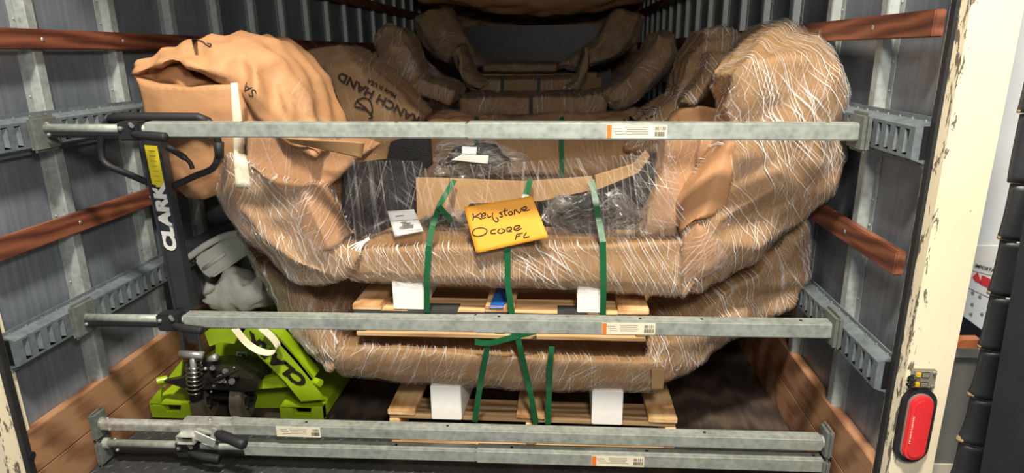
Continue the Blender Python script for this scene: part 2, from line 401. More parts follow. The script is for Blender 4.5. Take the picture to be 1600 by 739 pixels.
def folded(name, parent, rows, depth=.3, mat='kraftdk', filmm='film', ridge=.005, seed=1, cuts=3, sm=1, shrink=.04, jit=.0, fine=.0008):
    """folded paper: a front of creased facets given as rows of (x, y, depth) corners, closed behind"""
    rnd = random.Random(seed); G = [[atY(*p) for p in r] for r in rows]; nr, nc = len(G), len(G[0])
    allp = [p for r in G for p in r]; cen = sum(allp, Vector())/len(allp); Ym = min(p.y for p in allp)
    folds = [(Vector([rnd.gauss(0, 1) for _ in range(3)]).normalized(), rnd.uniform(4, 13), rnd.random(), rnd.uniform(.4, 1)) for _ in range(5)]
    bm = bmesh.new(); A = []; B = []
    for r in G:
        a = []; b = []
        for p in r:
            q = p+Vector((rnd.uniform(-1, 1)*jit*.3, rnd.uniform(-1, 1)*jit, rnd.uniform(-1, 1)*jit*.3)); a.append(bm.verts.new(q))
            d = (p-cen)*shrink; b.append(bm.verts.new((q.x-d.x, p.y+depth, q.z-d.z)))
        A.append(a); B.append(b)
    def quad(a, b, c, d):
        if rnd.random() < .5: bm.faces.new((a, b, c)); bm.faces.new((a, c, d))
        else: bm.faces.new((a, b, d)); bm.faces.new((b, c, d))
    for i in range(nr-1):
        for j in range(nc-1):
            quad(A[i][j], A[i][j+1], A[i+1][j+1], A[i+1][j]); quad(B[i][j], B[i+1][j], B[i+1][j+1], B[i][j+1])
    loop = [(0, j) for j in range(nc)]+[(i, nc-1) for i in range(1, nr)]+[(nr-1, j) for j in range(nc-2, -1, -1)]+[(i, 0) for i in range(nr-2, 0, -1)]
    for k in range(len(loop)):
        (i, j), (i2, j2) = loop[k], loop[(k+1) % len(loop)]
        quad(A[i][j], B[i][j], B[i2][j2], A[i2][j2])
    bmesh.ops.recalc_face_normals(bm, faces=bm.faces)
    size = max((max(p[k] for p in allp)-min(p[k] for p in allp)) for k in (0, 2))
    if bm.calc_volume(signed=True) < 0: bmesh.ops.reverse_faces(bm, faces=bm.faces)
    lim = .026 if cuts > 2 else .05
    for _ in range(5):
        le = [e for e in bm.edges if e.calc_length() > lim]
        if not le: break
        bmesh.ops.subdivide_edges(bm, edges=le, cuts=1); bmesh.ops.triangulate(bm, faces=[f for f in bm.faces if len(f.verts) > 3])
    uv = bm.loops.layers.uv.new('UVMap')
    for f in bm.faces:
        for lo in f.loops: c = lo.vert.co; lo[uv].uv = (c.x+(c.y-Ym)*.15, c.z)
    for _ in range(sm): bmesh.ops.smooth_vert(bm, verts=bm.verts, factor=.5, use_axis_x=True, use_axis_y=True, use_axis_z=True)
    bm.normal_update(); so = Vector((seed*2.3, seed, 0))
    for v in bm.verts:
        q = v.co+so; wq = q+noise.noise_vector(q*2.5)*.05; h_ = 0
        for (dv, fr_, ph, am) in folds:
            tt = (wq.dot(dv)*fr_+ph) % 1.0; h_ += (abs(tt-.5)*4-1)*am*min(1, max(0, noise.noise(q*3+dv*5)*3+.25))
        v.co -= v.normal*h_*ridge
        v.co += v.normal*(noise.noise(v.co*16+so)*fine*3)
    fb = film_from(bm, off=.003, rip=.0015, seed=seed) if filmm else None
    o = fin(name, bm, M[mat], parent, smooth=True, normals=False)
    if fb is not None: fin('stretch_film', fb, M[filmm], o, smooth=True, normals=False)
    return o
def bvh_of(objs):
    bm = bmesh.new()
    for o in objs:
        me = o.data.copy(); me.transform(o.matrix_world if False else Matrix()); bm.from_mesh(me); bpy.data.meshes.remove(me)
    t = BVHTree.FromBMesh(bm); bm.free(); return t
def hit(bvh, px, py, Yfall, off=.004):
    d = ray(px, py).normalized(); h = bvh.ray_cast(CO, d)
    if h[0] is None: return atY(px, py, Yfall)
    return h[0]-d*off
def ribbon(name, pts, wdir, width, mat, parent=None, thick=.0012, normal_hint=None):
    """a flat band of real thickness along pts; wdir is the direction of its width"""
    bm = bmesh.new(); rows = []; n = len(pts)
    for i, p in enumerate(pts):
        d = (pts[min(i+1, n-1)]-pts[max(i-1, 0)]).normalized()
        wd = wdir(i) if callable(wdir) else wdir
        wv = (wd-d*wd.dot(d)).normalized(); nn = wv.cross(d).normalized()
        rows.append([bm.verts.new(p+wv*width/2*a+nn*thick/2*b) for a, b in ((-1, -1), (1, -1), (1, 1), (-1, 1))])
    for a, b in zip(rows, rows[1:]):
        for k in range(4): bm.faces.new((a[k], a[(k+1) % 4], b[(k+1) % 4], b[k]))
    bm.faces.new(rows[0]); bm.faces.new(list(reversed(rows[-1])))
    return fin(name, bm, M[mat], parent)
def sheet(name, corners, mat, parent=None, n=14, m=10, amp=.004, fr=9, thick=.0015, bend=0, seed=0, cracks=0, uvs=1):
    """a thin sheet spanned by four corner points, rippled"""
    a, b, c, d = [Vector(p) for p in corners]; nrm = (b-a).cross(d-a).normalized()
    bm = bmesh.new(); uv = bm.loops.layers.uv.new('UVMap'); G = []; U = {}
    W_ = ((b-a).length+(c-d).length)/2; H_ = ((d-a).length+(c-b).length)/2
    for j in range(m+1):
        row = []
        for i in range(n+1):
            u, v = i/n, j/m; p = lerp(lerp(a, b, u), lerp(d, c, u), v)
            p = p+nrm*(noise.noise(p*fr+Vector((seed, 0, 0)))*amp+bend*math.sin(math.pi*u)*math.sin(math.pi*v*.5+.6))
            vt = bm.verts.new(p); U[vt] = (u*W_*uvs, v*H_*uvs); row.append(vt)
        G.append(row)
    for j in range(m):
        for i in range(n):
            f = bm.faces.new((G[j][i], G[j][i+1], G[j+1][i+1], G[j+1][i]))
            for lo in f.loops: lo[uv].uv = U[lo.vert]
    o = fin(name, bm, M[mat], parent, smooth=True, normals=False)
    if thick:
        md = o.modifiers.new('thickness', 'SOLIDIFY'); md.thickness = thick; md.offset = 0
    return o

# ================================================================== THE SETTING
XW = 1.22; Y0 = 1.545; Y1 = 7.6; ZC = 2.35
struct(boxo('floor', (-1.3, Y0+.55, -.05), (1.3, Y1, 0), M['floorwood'], bev=0))
def treadfloor():
    bm = bmesh.new(); box(bm, (-1.3, .9, -.05), (1.3, Y0+.55, 0))
    p = .034; ny = int((Y0+.55-1.2)/p)
    for j in range(ny):
        for i in range(int(2.5/p)):
            c = Vector((-1.24+i*p, 1.2+j*p, 0)); s = 1 if (i+j) % 2 else -1
            d = Vector((math.cos(.78*s), math.sin(.78*s), 0)); n_ = Vector((-d.y, d.x, 0))
            v = [bm.verts.new(c+d*.014), bm.verts.new(c+n_*.0045), bm.verts.new(c-d*.014), bm.verts.new(c-n_*.0045), bm.verts.new(c+Vector((0, 0, .0025)))]
            for k in range(4): bm.faces.new((v[k], v[(k+1) % 4], v[4]))
    return fin('floor', bm, M['tread'])
struct(treadfloor())
struct(boxo('ceiling', (-1.3, Y0, ZC), (1.3, Y1, ZC+.05), M['panel'], bev=0))
struct(boxo('wall_back', (-1.3, Y1, 0), (1.3, Y1+.05, ZC), M['kick'], bev=0))
def wall(side, name):
    s = side
    a, b = sorted((s*(XW+.03), s*(XW+.05)))
    W_ = struct(boxo(name, (a, Y0, 0), (b, Y1, ZC), M['panel'], bev=0))
    # upright posts: hat section, flanges on the panel, raised crown
    y = 1.535 if s < 0 else 1.50
    pitch = .37; Y = y
    while Y < Y1-.1:
        if Y > Y0+.06:
            bm = bmesh.new()
            prof = [(-.048, .0), (-.048, .002), (-.026, .003), (-.020, .026), (-.016, .029), (.016, .029), (.020, .026), (.026, .003), (.048, .002), (.048, 0)]
            pts = [Vector((s*(XW+.03-h), Y+q, 0)) for q, h in prof]
            prism(bm, pts, (0, 0, ZC))
            for k in range(int(ZC/.075)):
                for q in (-.037, .037):
                    m = Matrix.Translation((s*(XW+.027), Y+q, .04+k*.075))
                    if .9 < Y < 3.2: bmesh.ops.create_icosphere(bm, subdivisions=1, radius=.004, matrix=m)
            fin('wall_post', bm, M['post'], W_)
        Y += pitch
    return W_
WL = wall(-1, 'wall_left'); WR = wall(1, 'wall_right')
def slat(s, z0, z1, y0, name='trim_1', dx=.0):
    a, b = sorted((s*(XW-.022-dx), s*(XW+.003)))
    bm = bmesh.new(); box(bm, (a, y0, z0), (b, Y1-.01, z1), .003)
    o = struct(fin(name, bm, M['redwood']))
    bm = bmesh.new(); Y = 1.905 if s < 0 else 1.87
    while Y < 4.5:
        for zz in ((z0+z1)/2,):
            bmesh.ops.create_uvsphere(bm, u_segments=8, v_segments=5, radius=.007, matrix=Matrix.Translation((s*(XW-.022), Y, zz)) @ Matrix.Diagonal((.4, 1, 1, 1)))
        Y += .37
    fin('screw', bm, M['bolt'], o)
slat(-1, 1.377, 1.436, Y0+.01, 'trim_1'); slat(1, 1.372, 1.432, Y0+.03, 'trim_2')
slat(-1, .803, .866, Y0+.01, 'trim_3'); slat(1, .803, .866, Y0+.03, 'trim_4')
slat(-1, 1.70, 1.77, Y0+.01, 'trim_5'); slat(1, 1.70, 1.77, Y0+.03, 'trim_6')
# kickboards
for s, nm in ((-1, 'baseboard_left'), (1, 'baseboard_right')):
    a, b = sorted((s*(XW-.005), s*(XW+.03)))
    bm = bmesh.new(); box(bm, (a, Y0+.01, 0), (b, Y1-.01, .135), .002); box(bm, (a, Y0+.01, .138), (b, Y1-.01, .272), .002)
    o = struct(fin(nm, bm, M['kick']))
    if s < 0:
        bm = bmesh.new(); c = atX(50, 712, -XW+.005)
        bmesh.ops.create_cone(bm, cap_ends=True, segments=20, radius1=.012, radius2=.012, depth=.004, matrix=Matrix.Translation(c) @ Matrix.Rotation(math.pi/2, 4, 'Y'))
        fin('knot', bm, M['darkin'], o)
# slotted cargo tracks
def etrack(s, z0, z1, name, y0=Y0+.012):
    root = None; xf = XW-.034; xb = XW-.002; zc = (z0+z1)/2; hh = (z1-z0)/2
    bm = bmesh.new(); fl = hh*.62
    X = lambda v: s*v
    yend = 5.6; pitch = .0457; slot = .022; sh = hh*.5
    def q(pts): bm.faces.new([bm.verts.new((X(x), y, z)) for x, y, z in pts])
    for sg in (-1, 1):   # flanges and sloped shoulders
        q([(xb, y0, zc+sg*hh), (xb, yend, zc+sg*hh), (xb, yend, zc+sg*(fl+.012)), (xb, y0, zc+sg*(fl+.012))])
        q([(xb, y0, zc+sg*(fl+.012)), (xb, yend, zc+sg*(fl+.012)), (xf, yend, zc+sg*fl), (xf, y0, zc+sg*fl)])
        q([(xf, y0, zc+sg*fl), (xf, yend, zc+sg*fl), (xf, yend, zc+sg*sh), (xf, y0, zc+sg*sh)])
        q([(xb+.0, y0, zc+sg*hh), (xb, yend, zc+sg*hh), (xb+.004, yend, zc+sg*hh), (xb+.004, y0, zc+sg*hh)])
    y = y0; ys = []
    while y+pitch < yend:
        a = y+pitch-slot
        q([(xf, y, zc-sh), (xf, a, zc-sh), (xf, a, zc+sh), (xf, y, zc+sh)])
        # louvre lip folded back into the slot
        e_ = y+pitch
        q([(xf, e_-.001, zc-sh*.95), (xf+.005, e_-.004, zc-sh*.88), (xf+.005, e_-.004, zc+sh*.88), (xf, e_-.001, zc+sh*.95)])
        q([(xf+.005, e_-.004, zc-sh*.88), (xf+.012, e_-.011, zc-sh*.8), (xf+.012, e_-.011, zc+sh*.8), (xf+.005, e_-.004, zc+sh*.88)])
        y += pitch
    for i in range(int((yend-y0)/.06)):
        for sg in (-1, 1):
            bmesh.ops.create_icosphere(bm, subdivisions=1, radius=.0042, matrix=Matrix.Translation((X(xb-.001), y0+.02+i*.06, zc+sg*(hh-.011))))
    q([(xf, y0, zc-fl), (xf, y0, zc+fl), (xb, y0, zc+fl+.012), (xb, y0, zc-fl-.012)])
    o = struct(fin(name, bm, M['track'], normals=False))
    bm = bmesh.new(); a, b = sorted((X(xb+.001), X(xf+.018)))
    box(bm, (a, y0, zc-sh*1.3), (b, yend, zc+sh*1.3)); fin('slot_backing', bm, M['darkin'], o)
    return o
etrack(-1, 1.075, 1.196, 'trim_7'); etrack(1, 1.075, 1.196, 'trim_8')
etrack(-1, .474, .597, 'trim_9'); etrack(1, .474, .597, 'trim_10')
# rear jambs
def jamb(pA, pB, s, name, xin):
    """pA..pB: outer front edge X range"""
    bm = bmesh.new(); Yf = 1.5; g = []
    xs = [(xin*s, Y0+.02), (pA*s, Yf), (pB*s, Yf), (pB*s, Yf+.16), (max(xin, XW+.012)*s, Y0+.035)]
    lay = bm.verts.layers.float.new('wear'); nz = 30; rows = []
    sub = []
    for a, b in zip(xs, xs[1:]):
        for k in range(6): sub.append((lerp(a[0], b[0], k/6), lerp(a[1], b[1], k/6)))
    sub.append(xs[-1])
    for j in range(nz+1):
        z = -.3+j*(ZC+.4)/nz; r_ = []
        for (x, y) in sub:
            v = bm.verts.new((x, y, z)); d = abs(x-pA*s)
            v[lay] = max(0, 1-d/.035) if y < Y0+.03 else 0
            r_.append(v)
        rows.append(r_)
    for a, b in zip(rows, rows[1:]):
        for k in range(len(sub)): bm.faces.new((a[k], a[(k+1) % len(sub)], b[(k+1) % len(sub)], b[k]))
    return struct(fin(name, bm, M['cream']))
pA = atY(1388, 739, 1.5).x; pB = atY(1456, 739, 1.5).x
jamb(pA, pB, 1, 'trim_11', XW+.002)
jamb(XW+.028, XW+.30, -1, 'trim_12', XW+.012)
for s in (-1, 1):
    bm = bmesh.new(); a, b = sorted((s*(XW-.004), s*(XW+.012))); box(bm, (a, Y0-.012, -.02), (b, Y0+.008, ZC))
    struct(fin('trim_13' if s < 0 else 'trim_14', bm, M['rubber']))

# ================================================================== TAIL LAMP and socket on the right jamb
def stadium(c, hx, hz, n=12):
    P = []
    for k in range(2*n+2):
        if k <= n: a = math.pi*k/n; P.append(Vector((c.x+math.cos(a)*hx, c.y, c.z+hz-hx+math.sin(a)*hx)))
        else: a = math.pi*(k-n-1)/n+math.pi; P.append(Vector((c.x+math.cos(a)*hx, c.y, c.z-hz+hx+math.sin(a)*hx)))
    return P
c = atY(1428, 663, 1.496); hz = (atY(1432, 612, 1.496).z-atY(1422, 713, 1.496).z)/2
t = thing('tail_lamp', 'oblong red tail lamp in a black gasket on the cream jamb', 'light', (c.x, 1.497, c.z))
bm = bmesh.new(); prism(bm, stadium(Vector((c.x, 1.499, c.z)), .041, hz+.012), (0, -.012, 0)); fin('gasket', bm, M['rubber'], t)
bm = bmesh.new(); prism(bm, stadium(Vector((c.x, 1.487, c.z)), .030, hz), (0, -.004, 0)); fin('bezel', bm, M['baggrey'], t)
bm = bmesh.new()
for k, (sc_, dy) in enumerate(((.97, -.006), (.9, -.011), (.6, -.014))):
    prism(bm, stadium(Vector((c.x, 1.484, c.z)), .028*sc_, hz-.002-.028*(1-sc_)), (0, dy, 0))
ln = fin('lens', bm, M['red'], t)
bm = bmesh.new(); rr = random.Random(4)
for k in range(16): box(bm, (c.x-.0195, 1.4700, c.z-.04+k*.005), (c.x-.0165, 1.4712, c.z-.04+k*.005+rr.choice((.0015, .003))))
fin('moulded_marking', bm, M['label'], t)
c = atY(1440, 590, 1.497)
t = thing('socket_box', 'small grey trailer wiring socket plate with yellow clips above the tail lamp', 'socket', c)
bm = bmesh.new(); box(bm, (c.x-.028, 1.487, c.z-.026), (c.x+.03, 1.4995, c.z+.026), .004); fin('cover_plate', bm, M['baggrey'], t)
for dz in (-.013, .013):
    boxo('raised_panel', (c.x-.008, 1.484, c.z+dz-.007), (c.x+.012, 1.488, c.z+dz+.007), M['baggrey'], t)
    boxo('yellow_clip', (c.x-.022, 1.480, c.z+dz-.005), (c.x-.010, 1.488, c.z+dz+.007), M['brass'], t)
    bm = bmesh.new(); bmesh.ops.create_cone(bm, cap_ends=True, segments=10, radius1=.005, radius2=.004, depth=.006, matrix=Matrix.Translation((c.x+.022, 1.485, c.z+dz*1.4)) @ Matrix.Rotation(math.pi/2, 4, 'X')); fin('screw', bm, M['bolt'], t)
bm = bmesh.new()
for k in range(5):
    a = Vector((c.x-.024+random.Random(k).uniform(-.004, .004), 1.484, c.z-.012+k*.006)); tube(bm, smoothpath([a, a+Vector((-.010, -.008, .004)), a+Vector((-.014, -.002, -.006)), a+Vector((-.006, .002, -.012))], 4), .0025, 6)
fin('broken_wires', bm, M['rubber'], t)

# ================================================================== OUTSIDE, to the right
def outline(name, px, Y, th, mat, parent=None):
    bm = bmesh.new(); prism(bm, [atY(x, y, Y) for x, y in px], (0, th, 0)); return fin(name, bm, M[mat], parent)
t = thing('neighbour_trailer', 'white riveted trailer side with red and white marking tape beyond the jamb', 'trailer', atY(1570, 500, 2.3))
outline('side_skin', [(1470, -60), (1900, -60), (1900, 700), (1545, 523), (1484, 478)], 2.3, .06, 'outwhite', t)
red = outline('marking_tape', [(1497, 424), (1552, 450), (1549, 466), (1493, 440)], 2.296, .004, 'outwhite', t)
for q in ([(1503, 424), (1512, 428), (1514, 442), (1501, 440)], [(1520, 433), (1528, 425), (1533, 443), (1524, 440)], [(1535, 430), (1552, 438), (1548, 452), (1531, 444)]):
    outline('red_block', q, 2.294, .002, 'red', red)
lab = outline('notice_label', [(1512, 384), (1560, 384), (1556, 432), (1510, 420)], 2.297, .003, 'white', t)
o = atY(1538, 393, 2.295)
for k in range(3): outline('printed_lines', [(1508, 388+k*8), (1514, 388+k*8), (1514, 393+k*8), (1508, 393+k*8)], 2.295, .002, 'greyprint', lab)
put_text('warning_text', 'IMPORTANT', .017, atY(1543, 420, 2.295), Vector((1, 0, -.28)), Vector((.1, 0, 1)), M['ink'], t, .0004)
for (x, y) in ((1506, 450), (1520, 457), (1505, 463), (1519, 475), (1531, 463), (1534, 490), (1517, 490)):
    bm = bmesh.new(); bmesh.ops.create_icosphere(bm, subdivisions=1, radius=.006, matrix=Matrix.Translation(atY(x, y, 2.298))); fin('rivet', bm, M['bolt'], t)
struct(boxo('wall_dark_fill', (1.42, 2.75, -.6), (3.4, 2.8, .62), M['sealblack'], bev=0))  # black panel added as dark fill over the sky below the trailer
t = thing('dock_plate_stack', 'grey painted dock plate with a cream top band right of the tail lamp', 'plate', atY(1490, 720, 1.75))
outline('grey_face', [(1489, 560), (1531, 560), (1530, 640), (1510, 726), (1454, 724)], 1.75, .04, 'outgrey', t)
outline('cream_band', [(1492, 545), (1532, 545), (1531, 559), (1490, 559)], 1.745, .05, 'outcream', t)
outline('cream_foot', [(1453, 725), (1512, 727), (1508, 900), (1438, 900)], 1.745, .05, 'outcream', t)
t = tag(outline('marker_lamp', [(1490, 544), (1494, 536), (1506, 531), (1534, 531), (1533, 544)], 1.72, .03, 'amber'), 'small amber marker lamp on top of the grey dock plate', 'light')
# pleated dock seal
t = thing('dock_seal', 'black pleated dock seal with a padded post at the right edge', 'dock seal', atY(1560, 739, 1.3))
tips = [(1606, 90), (1592, 175), (1577, 284), (1561, 372), (1545, 458), (1530, 542), (1514, 617), (1496, 687), (1478, 757)]
Ys = 1.47
for (a, b) in zip(tips, tips[1:]):
    A = atY(*a, Ys); B = atY(*b, Ys); T_ = atY(a[0]+5, a[1]+4, Ys)
    prof = []
    for k in range(11):
        q = k/10; prof.append(Vector((lerp(T_.x, B.x, q**4.0), 0, lerp(T_.z, B.z, q))))
    axx = T_.x+.10
    bm = bmesh.new(); rows = []
    for p in prof:
        rr = axx-p.x; rows.append([bm.verts.new((axx-rr*math.cos(th), Ys+rr*.3*math.sin(th), p.z)) for th in [math.radians(-100+k*10) for k in range(17)]])
    for r_, s_ in zip(rows, rows[1:]):
        for k in range(16): bm.faces.new((r_[k], r_[k+1], s_[k+1], s_[k]))
    o = fin('pleat', bm, M['sealblack'], t, smooth=True); md = o.modifiers.new('t', 'SOLIDIFY'); md.thickness = .003
    bm = bmesh.new(); r0 = axx-B.x; rows = []
    for q, dz in ((.93, .022), (1.03, .004), (1.03, -.002), (.62, .006)):
        rows.append([bm.verts.new((axx-r0*q*math.cos(th), Ys+r0*.3*q*math.sin(th), B.z+dz)) for th in [math.radians(-100+k*10) for k in range(17)]])
    for r_, s_ in zip(rows, rows[1:]):
        for k in range(16): bm.faces.new((r_[k], r_[k+1], s_[k+1], s_[k]))
    fin('hem', bm, M['sealtan'], o, smooth=True)
Yp = 1.22; bm = bmesh.new()
P0 = atY(1600, 340, Yp+.12); P1 = atY(1530, 745, Yp+.12); rows = []
prof = [(.035, .05), (.045, .02), (.06, .005), (.08, 0), (.3, 0), (.3, .12), (0, .12)]
for q in [-.2, .0, .03, .2, .5, .8, 1.3]:
    c = lerp(P0, P1, q); sh = .03 if q < 0 else 0
    rows.append([bm.verts.new((c.x+dx+sh, Yp+dy, c.z)) for dx, dy in prof])
for a, b in zip(rows, rows[1:]):
    for k in range(7): bm.faces.new((a[k], a[(k+1) % 7], b[(k+1) % 7], b[k]))
bm.faces.new(rows[0]); bm.faces.new(rows[-1])
fin('padded_post', bm, M['sealblack'], t, smooth=False)

# ================================================================== LOAD BARS
YB = 1.80
def loadbar(label, pL, pR, tubeL, tubeR, step, kind, rod, hous, lev, rack, padL, padR, sticker=None, hb=.0235, holes=()):
    """pL,pR pixel ends of the rod's centre line; px x of the other features along it"""
    A = atY(*pL, YB); B = atY(*pR, YB); d = (B-A).normalized()
    def P(px):   # point of the bar's axis above image column px
        lo, hi = 0.0, 1.0
        for _ in range(40):
            m = (lo+hi)/2; q = A.lerp(B, m)-CO; x = 800+F*q.dot(r2)/q.dot(fw)
            if x < px: lo = m
            else: hi = m
        return A.lerp(B, lo)
    z = Vector((0, 0, 1)); z = (z-d*z.dot(d)).normalized(); y = z.cross(d)
    t = thing('load_bar', label, 'load bar', A, 'steel load bars braced between the walls')
    def sq(name, a, b, h, mat, bev=.004):
        bm = bmesh.new(); obox(bm, (a+b)/2, d, y, z, (b-a).length/2, h, h, bev); return fin(name, bm, M[mat], t)
    sx = P(step) if step else P(tubeR)
    inner = sq('inner_tube', P(tubeL), sx, hb*.92, 'galv')
    if step: sq('outer_tube', sx, P(tubeR), hb, 'galv')
    tb = t
    # punched holes
    for hx in holes:
        bm = bmesh.new(); c = P(hx)+z*(hb*(1 if step and hx > step else .92)+.0004); bmesh.ops.create_cone(bm, cap_ends=True, segments=10, radius1=.005, radius2=.005, depth=.001, matrix=Matrix.Translation(c)); fin('punched_hole', bm, M['darkin'], t)
    # rod
    a, b = P(rod[0]), P(rod[1]); bm = bmesh.new()
    if kind == 'silver':
        tube(bm, [a, b], .0150, 14)
        n = int((b-a).length/.0065)
        for k in range(n):
            c = a.lerp(b, (k+.5)/n)-y*.010-z*.006; obox(bm, c, d, y, z, .0018, .007, .012)
        fin('toothed_rod', bm, M['zinc'], t, smooth=False)
    else:
        tube(bm, [a, b], .0140, 16); fin('sliding_rod', bm, M['galv'], t, smooth=True)
        bm = bmesh.new(); ra, rb = P(rack[0]), P(rack[1]); off = -z*.014-y*.006
        obox(bm, (ra+rb)/2+off, d, y, z, (rb-ra).length/2, .009, .006, .002)
        n = int((rb-ra).length/.007)
        for k in range(n): obox(bm, ra.lerp(rb, (k+.5)/n)+off-z*.007, d, y, z, .0016, .009, .004)
        rk = fin('ratchet_rack', bm, M['black'], t)
    for px in (rod[0]+9,):
        bm = bmesh.new(); c = P(px)+z*.014; bmesh.ops.create_uvsphere(bm, u_segments=10, v_segments=6, radius=.007, matrix=Matrix.Translation(c)); bmesh.ops.create_uvsphere(bm, u_segments=10, v_segments=6, radius=.006, matrix=Matrix.Translation(P(px+6)-y*.016-z*.016)); fin('bolt', bm, M['bolt'], t)
    if kind == 'silver':
        a, b = P(hous[0]), P(hous[1]); bm = bmesh.new()
        obox(bm, (a+b)/2+z*.018, d, y, z, (b-a).length/2, .024, .0018)
        obox(bm, (a+b)/2-y*.024, d, y, z, (b-a).length/2, .0018, .018)
        obox(bm, (a+b)/2+y*.024, d, y, z, (b-a).length/2, .0018, .018)
        h = fin('ratchet_housing', bm, M['zinc'], t)
        # boxed lug hanging in front
        c = P(hous[0]+4)-y*.032-z*.032; bm = bmesh.new()
        for dz in (-.013, .013): obox(bm, c+z*dz+d*.014, d, y, z, .030, .013, .0025, .001)
        for dx in (-.014, .042): obox(bm, c+d*dx, d, y, z, .003, .013, .014, .001)
        fin('lug', bm, M['zinc'], t)
        bm = bmesh.new()
        q0 = P(hous[0]+26)-y*.034-z*.022; q1 = P(hous[1]-34)-y*.038-z*.044
        obox(bm, (q0+q1)/2+z*.004, (q1-q0).normalized(), y, (q1-q0).normalized().cross(y)*-1, (q1-q0).length/2+.01, .0022, .015, .001)
        q2 = P(hous[1]-28)-y*.034+z*.008
        obox(bm, (q1+q2)/2, (q2-q1).normalized(), y, (q2-q1).normalized().cross(y)*-1, (q2-q1).length/2+.004, .0022, .009, .001)
        fin('pawl_plate', bm, M['zinc'], t)
        bm = bmesh.new(); c = P(hous[1]-6); obox(bm, c, d, y, z, .016, .027, .024, .006); tube(bm, [P(hous[1]-32), P(hous[1]-14)], .017, 12); fin('collar', bm, M['zinc'], t)
        bm = bmesh.new(); cc = P(hous[0]+42)+z*.021; bmesh.ops.create_uvsphere(bm, u_segments=10, v_segments=6, radius=.008, matrix=Matrix.Translation(cc)); fin('bolt', bm, M['bolt'], t)
        bm = bmesh.new(); g0 = atY(338, 677, YB-.07); g1 = atY(383, 695, YB-.10); tube(bm, [g0, g0.lerp(g1, .12), g0.lerp(g1, .8), g0.lerp(g1, .96), g1], [.010, .0165, .0175, .018, .013], 16)
        fin('hand_grip', bm, M['rubber'], t, smooth=True)
    else:
        a, b = P(hous[0]), P(hous[1]); bm = bmesh.new()
        obox(bm, (a+b)/2, d, y, z, (b-a).length/2, .024, .022, .006)
        obox(bm, (a+b)/2-z*.020-y*.004, d, y, z, (b-a).length/2*.9, .024, .012, .005)
        fin('ratchet_housing', bm, M['black'], t)
        bm = bmesh.new()
        bmesh.ops.create_uvsphere(bm, u_segments=10, v_segments=6, radius=.007, matrix=Matrix.Translation(a.lerp(b, .2)-y*.026+z*.004))
        tube(bm, [a.lerp(b, .6)-y*.020+z*.016, a.lerp(b, .8)-y*.034+z*.012], .006, 8)
        fin('bolt', bm, M['bolt'], t)
        la, lb = P(lev[0]), P(lev[1]); bm = bmesh.new()
        pts = smoothpath([la-y*.020-z*.012, la.lerp(lb, .35)-y*.036-z*.014, la.lerp(lb, .7)-y*.043-z*.016, lb-y*.046-z*.018], 5)
        tube(bm, pts, [.010+.004*min(1, i/8) for i in range(len(pts))], 10); bmesh.ops.scale(bm, vec=(1, 1, 1), verts=bm.verts)
        fin('lever', bm, M['rubber'], t, smooth=True)
    # end pads
    for (x0, x1, y0, y1), s in ((padL, -1), (padR, 1)):
        xx = s*(XW-.040)if kind not in ('low', 'silver') else s*(XW-.012)
        c = atY((x0+x1)/2, (y0+y1)/2, YB); end = P(rod[0] if s < 0 else tubeR)
        hh = (atY((x0+x1)/2, y0, YB).z-atY((x0+x1)/2, y1, YB).z)/2*.93
        bm = bmesh.new(); cz = end.z+(c.z-end.z)
        a0, a1 = sorted((xx, xx-s*.022)); hy = .052 if kind not in ('low', 'silver') else .036
        vs = box(bm, (a0, YB-hy, cz-hh), (a1, YB+hy, cz+hh), .009)
        pd = fin('end_pad', bm, M['platemetal'], t)
        tube_end = end
        bm = bmesh.new(); tube(bm, [end, Vector((xx-s*.018, end.y, end.z))], .019 if s < 0 else .021, 14); fin('end_socket', bm, M['galv'], t)
    if sticker:
        x0, x1, side, txt = sticker; a, b = P(x0), P(x1); L = (b-a).length/2
        yy = -(hb+.0012) if step and x0 > step or not step else -(hb*.92+.0012)
        bm = bmesh.new(); obox(bm, (a+b)/2+y*(-1)*-yy*-1*-1 if False else (a+b)/2+y*yy, d, y, z, L, .0006, hb*.78, 0)
        s_ = fin('label_sticker', bm, M['label'], t)
        fc = (a+b)/2+y*(yy-.001)
        if side:
            bm = bmesh.new(); obox(bm, a+d*L*.09+y*(yy-.0008), d, y, z, L*.08, .0004, hb*.74); fin('orange_block', bm, M['orange'], s_)
        put_text('sticker_number', txt, .012, fc+d*L*.78+z*.009, d, z, M['greyprint'], s_, .0003)
        bm = bmesh.new(); rr = random.Random(int(x0))
        for k in range(14):
            obox(bm, fc+d*(L*(.60+.36*k/14))-z*.006, d, y, z, rr.choice((.0006, .0012)), .0002, .006)
        for k in range(4): obox(bm, fc+d*L*.0+z*(.012-k*.006), d, y, z, L*.42*rr.uniform(.7, 1), .0002, .0007)
        for k in range(3): obox(bm, fc-d*L*.66+z*(.008-k*.007)+d*.004*k, d, y, z, L*.16, .0002, .0007)
        fin('printed_lines', bm, M['greyprint'], s_)
        if side: put_text('heading', 'KEEP CLEAR', .006, fc+z*.0145, d, z, M['greyprint'], s_) if False else None
    return t
loadbar('galvanised load bar at handle height, topmost of the four, its number sticker right of centre', (66, 201), (1352, 205), 232, 1352, 731, 'black', (66, 232), (190, 226), (214, 272), (80, 326), (44, 84, 178, 238), (1346, 1376, 172, 238), (947, 1040, 1, '80138'), holes=(380, 620, 1160, 1292))
loadbar('galvanised load bar at mid height, second from the top, crossing the pallet jack', (124, 496), (1302, 513), 292, 1302, 743, 'black', (124, 292), (250, 288), (276, 326), (132, 372), (99, 136, 468, 524), (1296, 1318, 484, 540), (940, 1022, 1, '80151'), holes=(780, 1000, 1096, 1250))
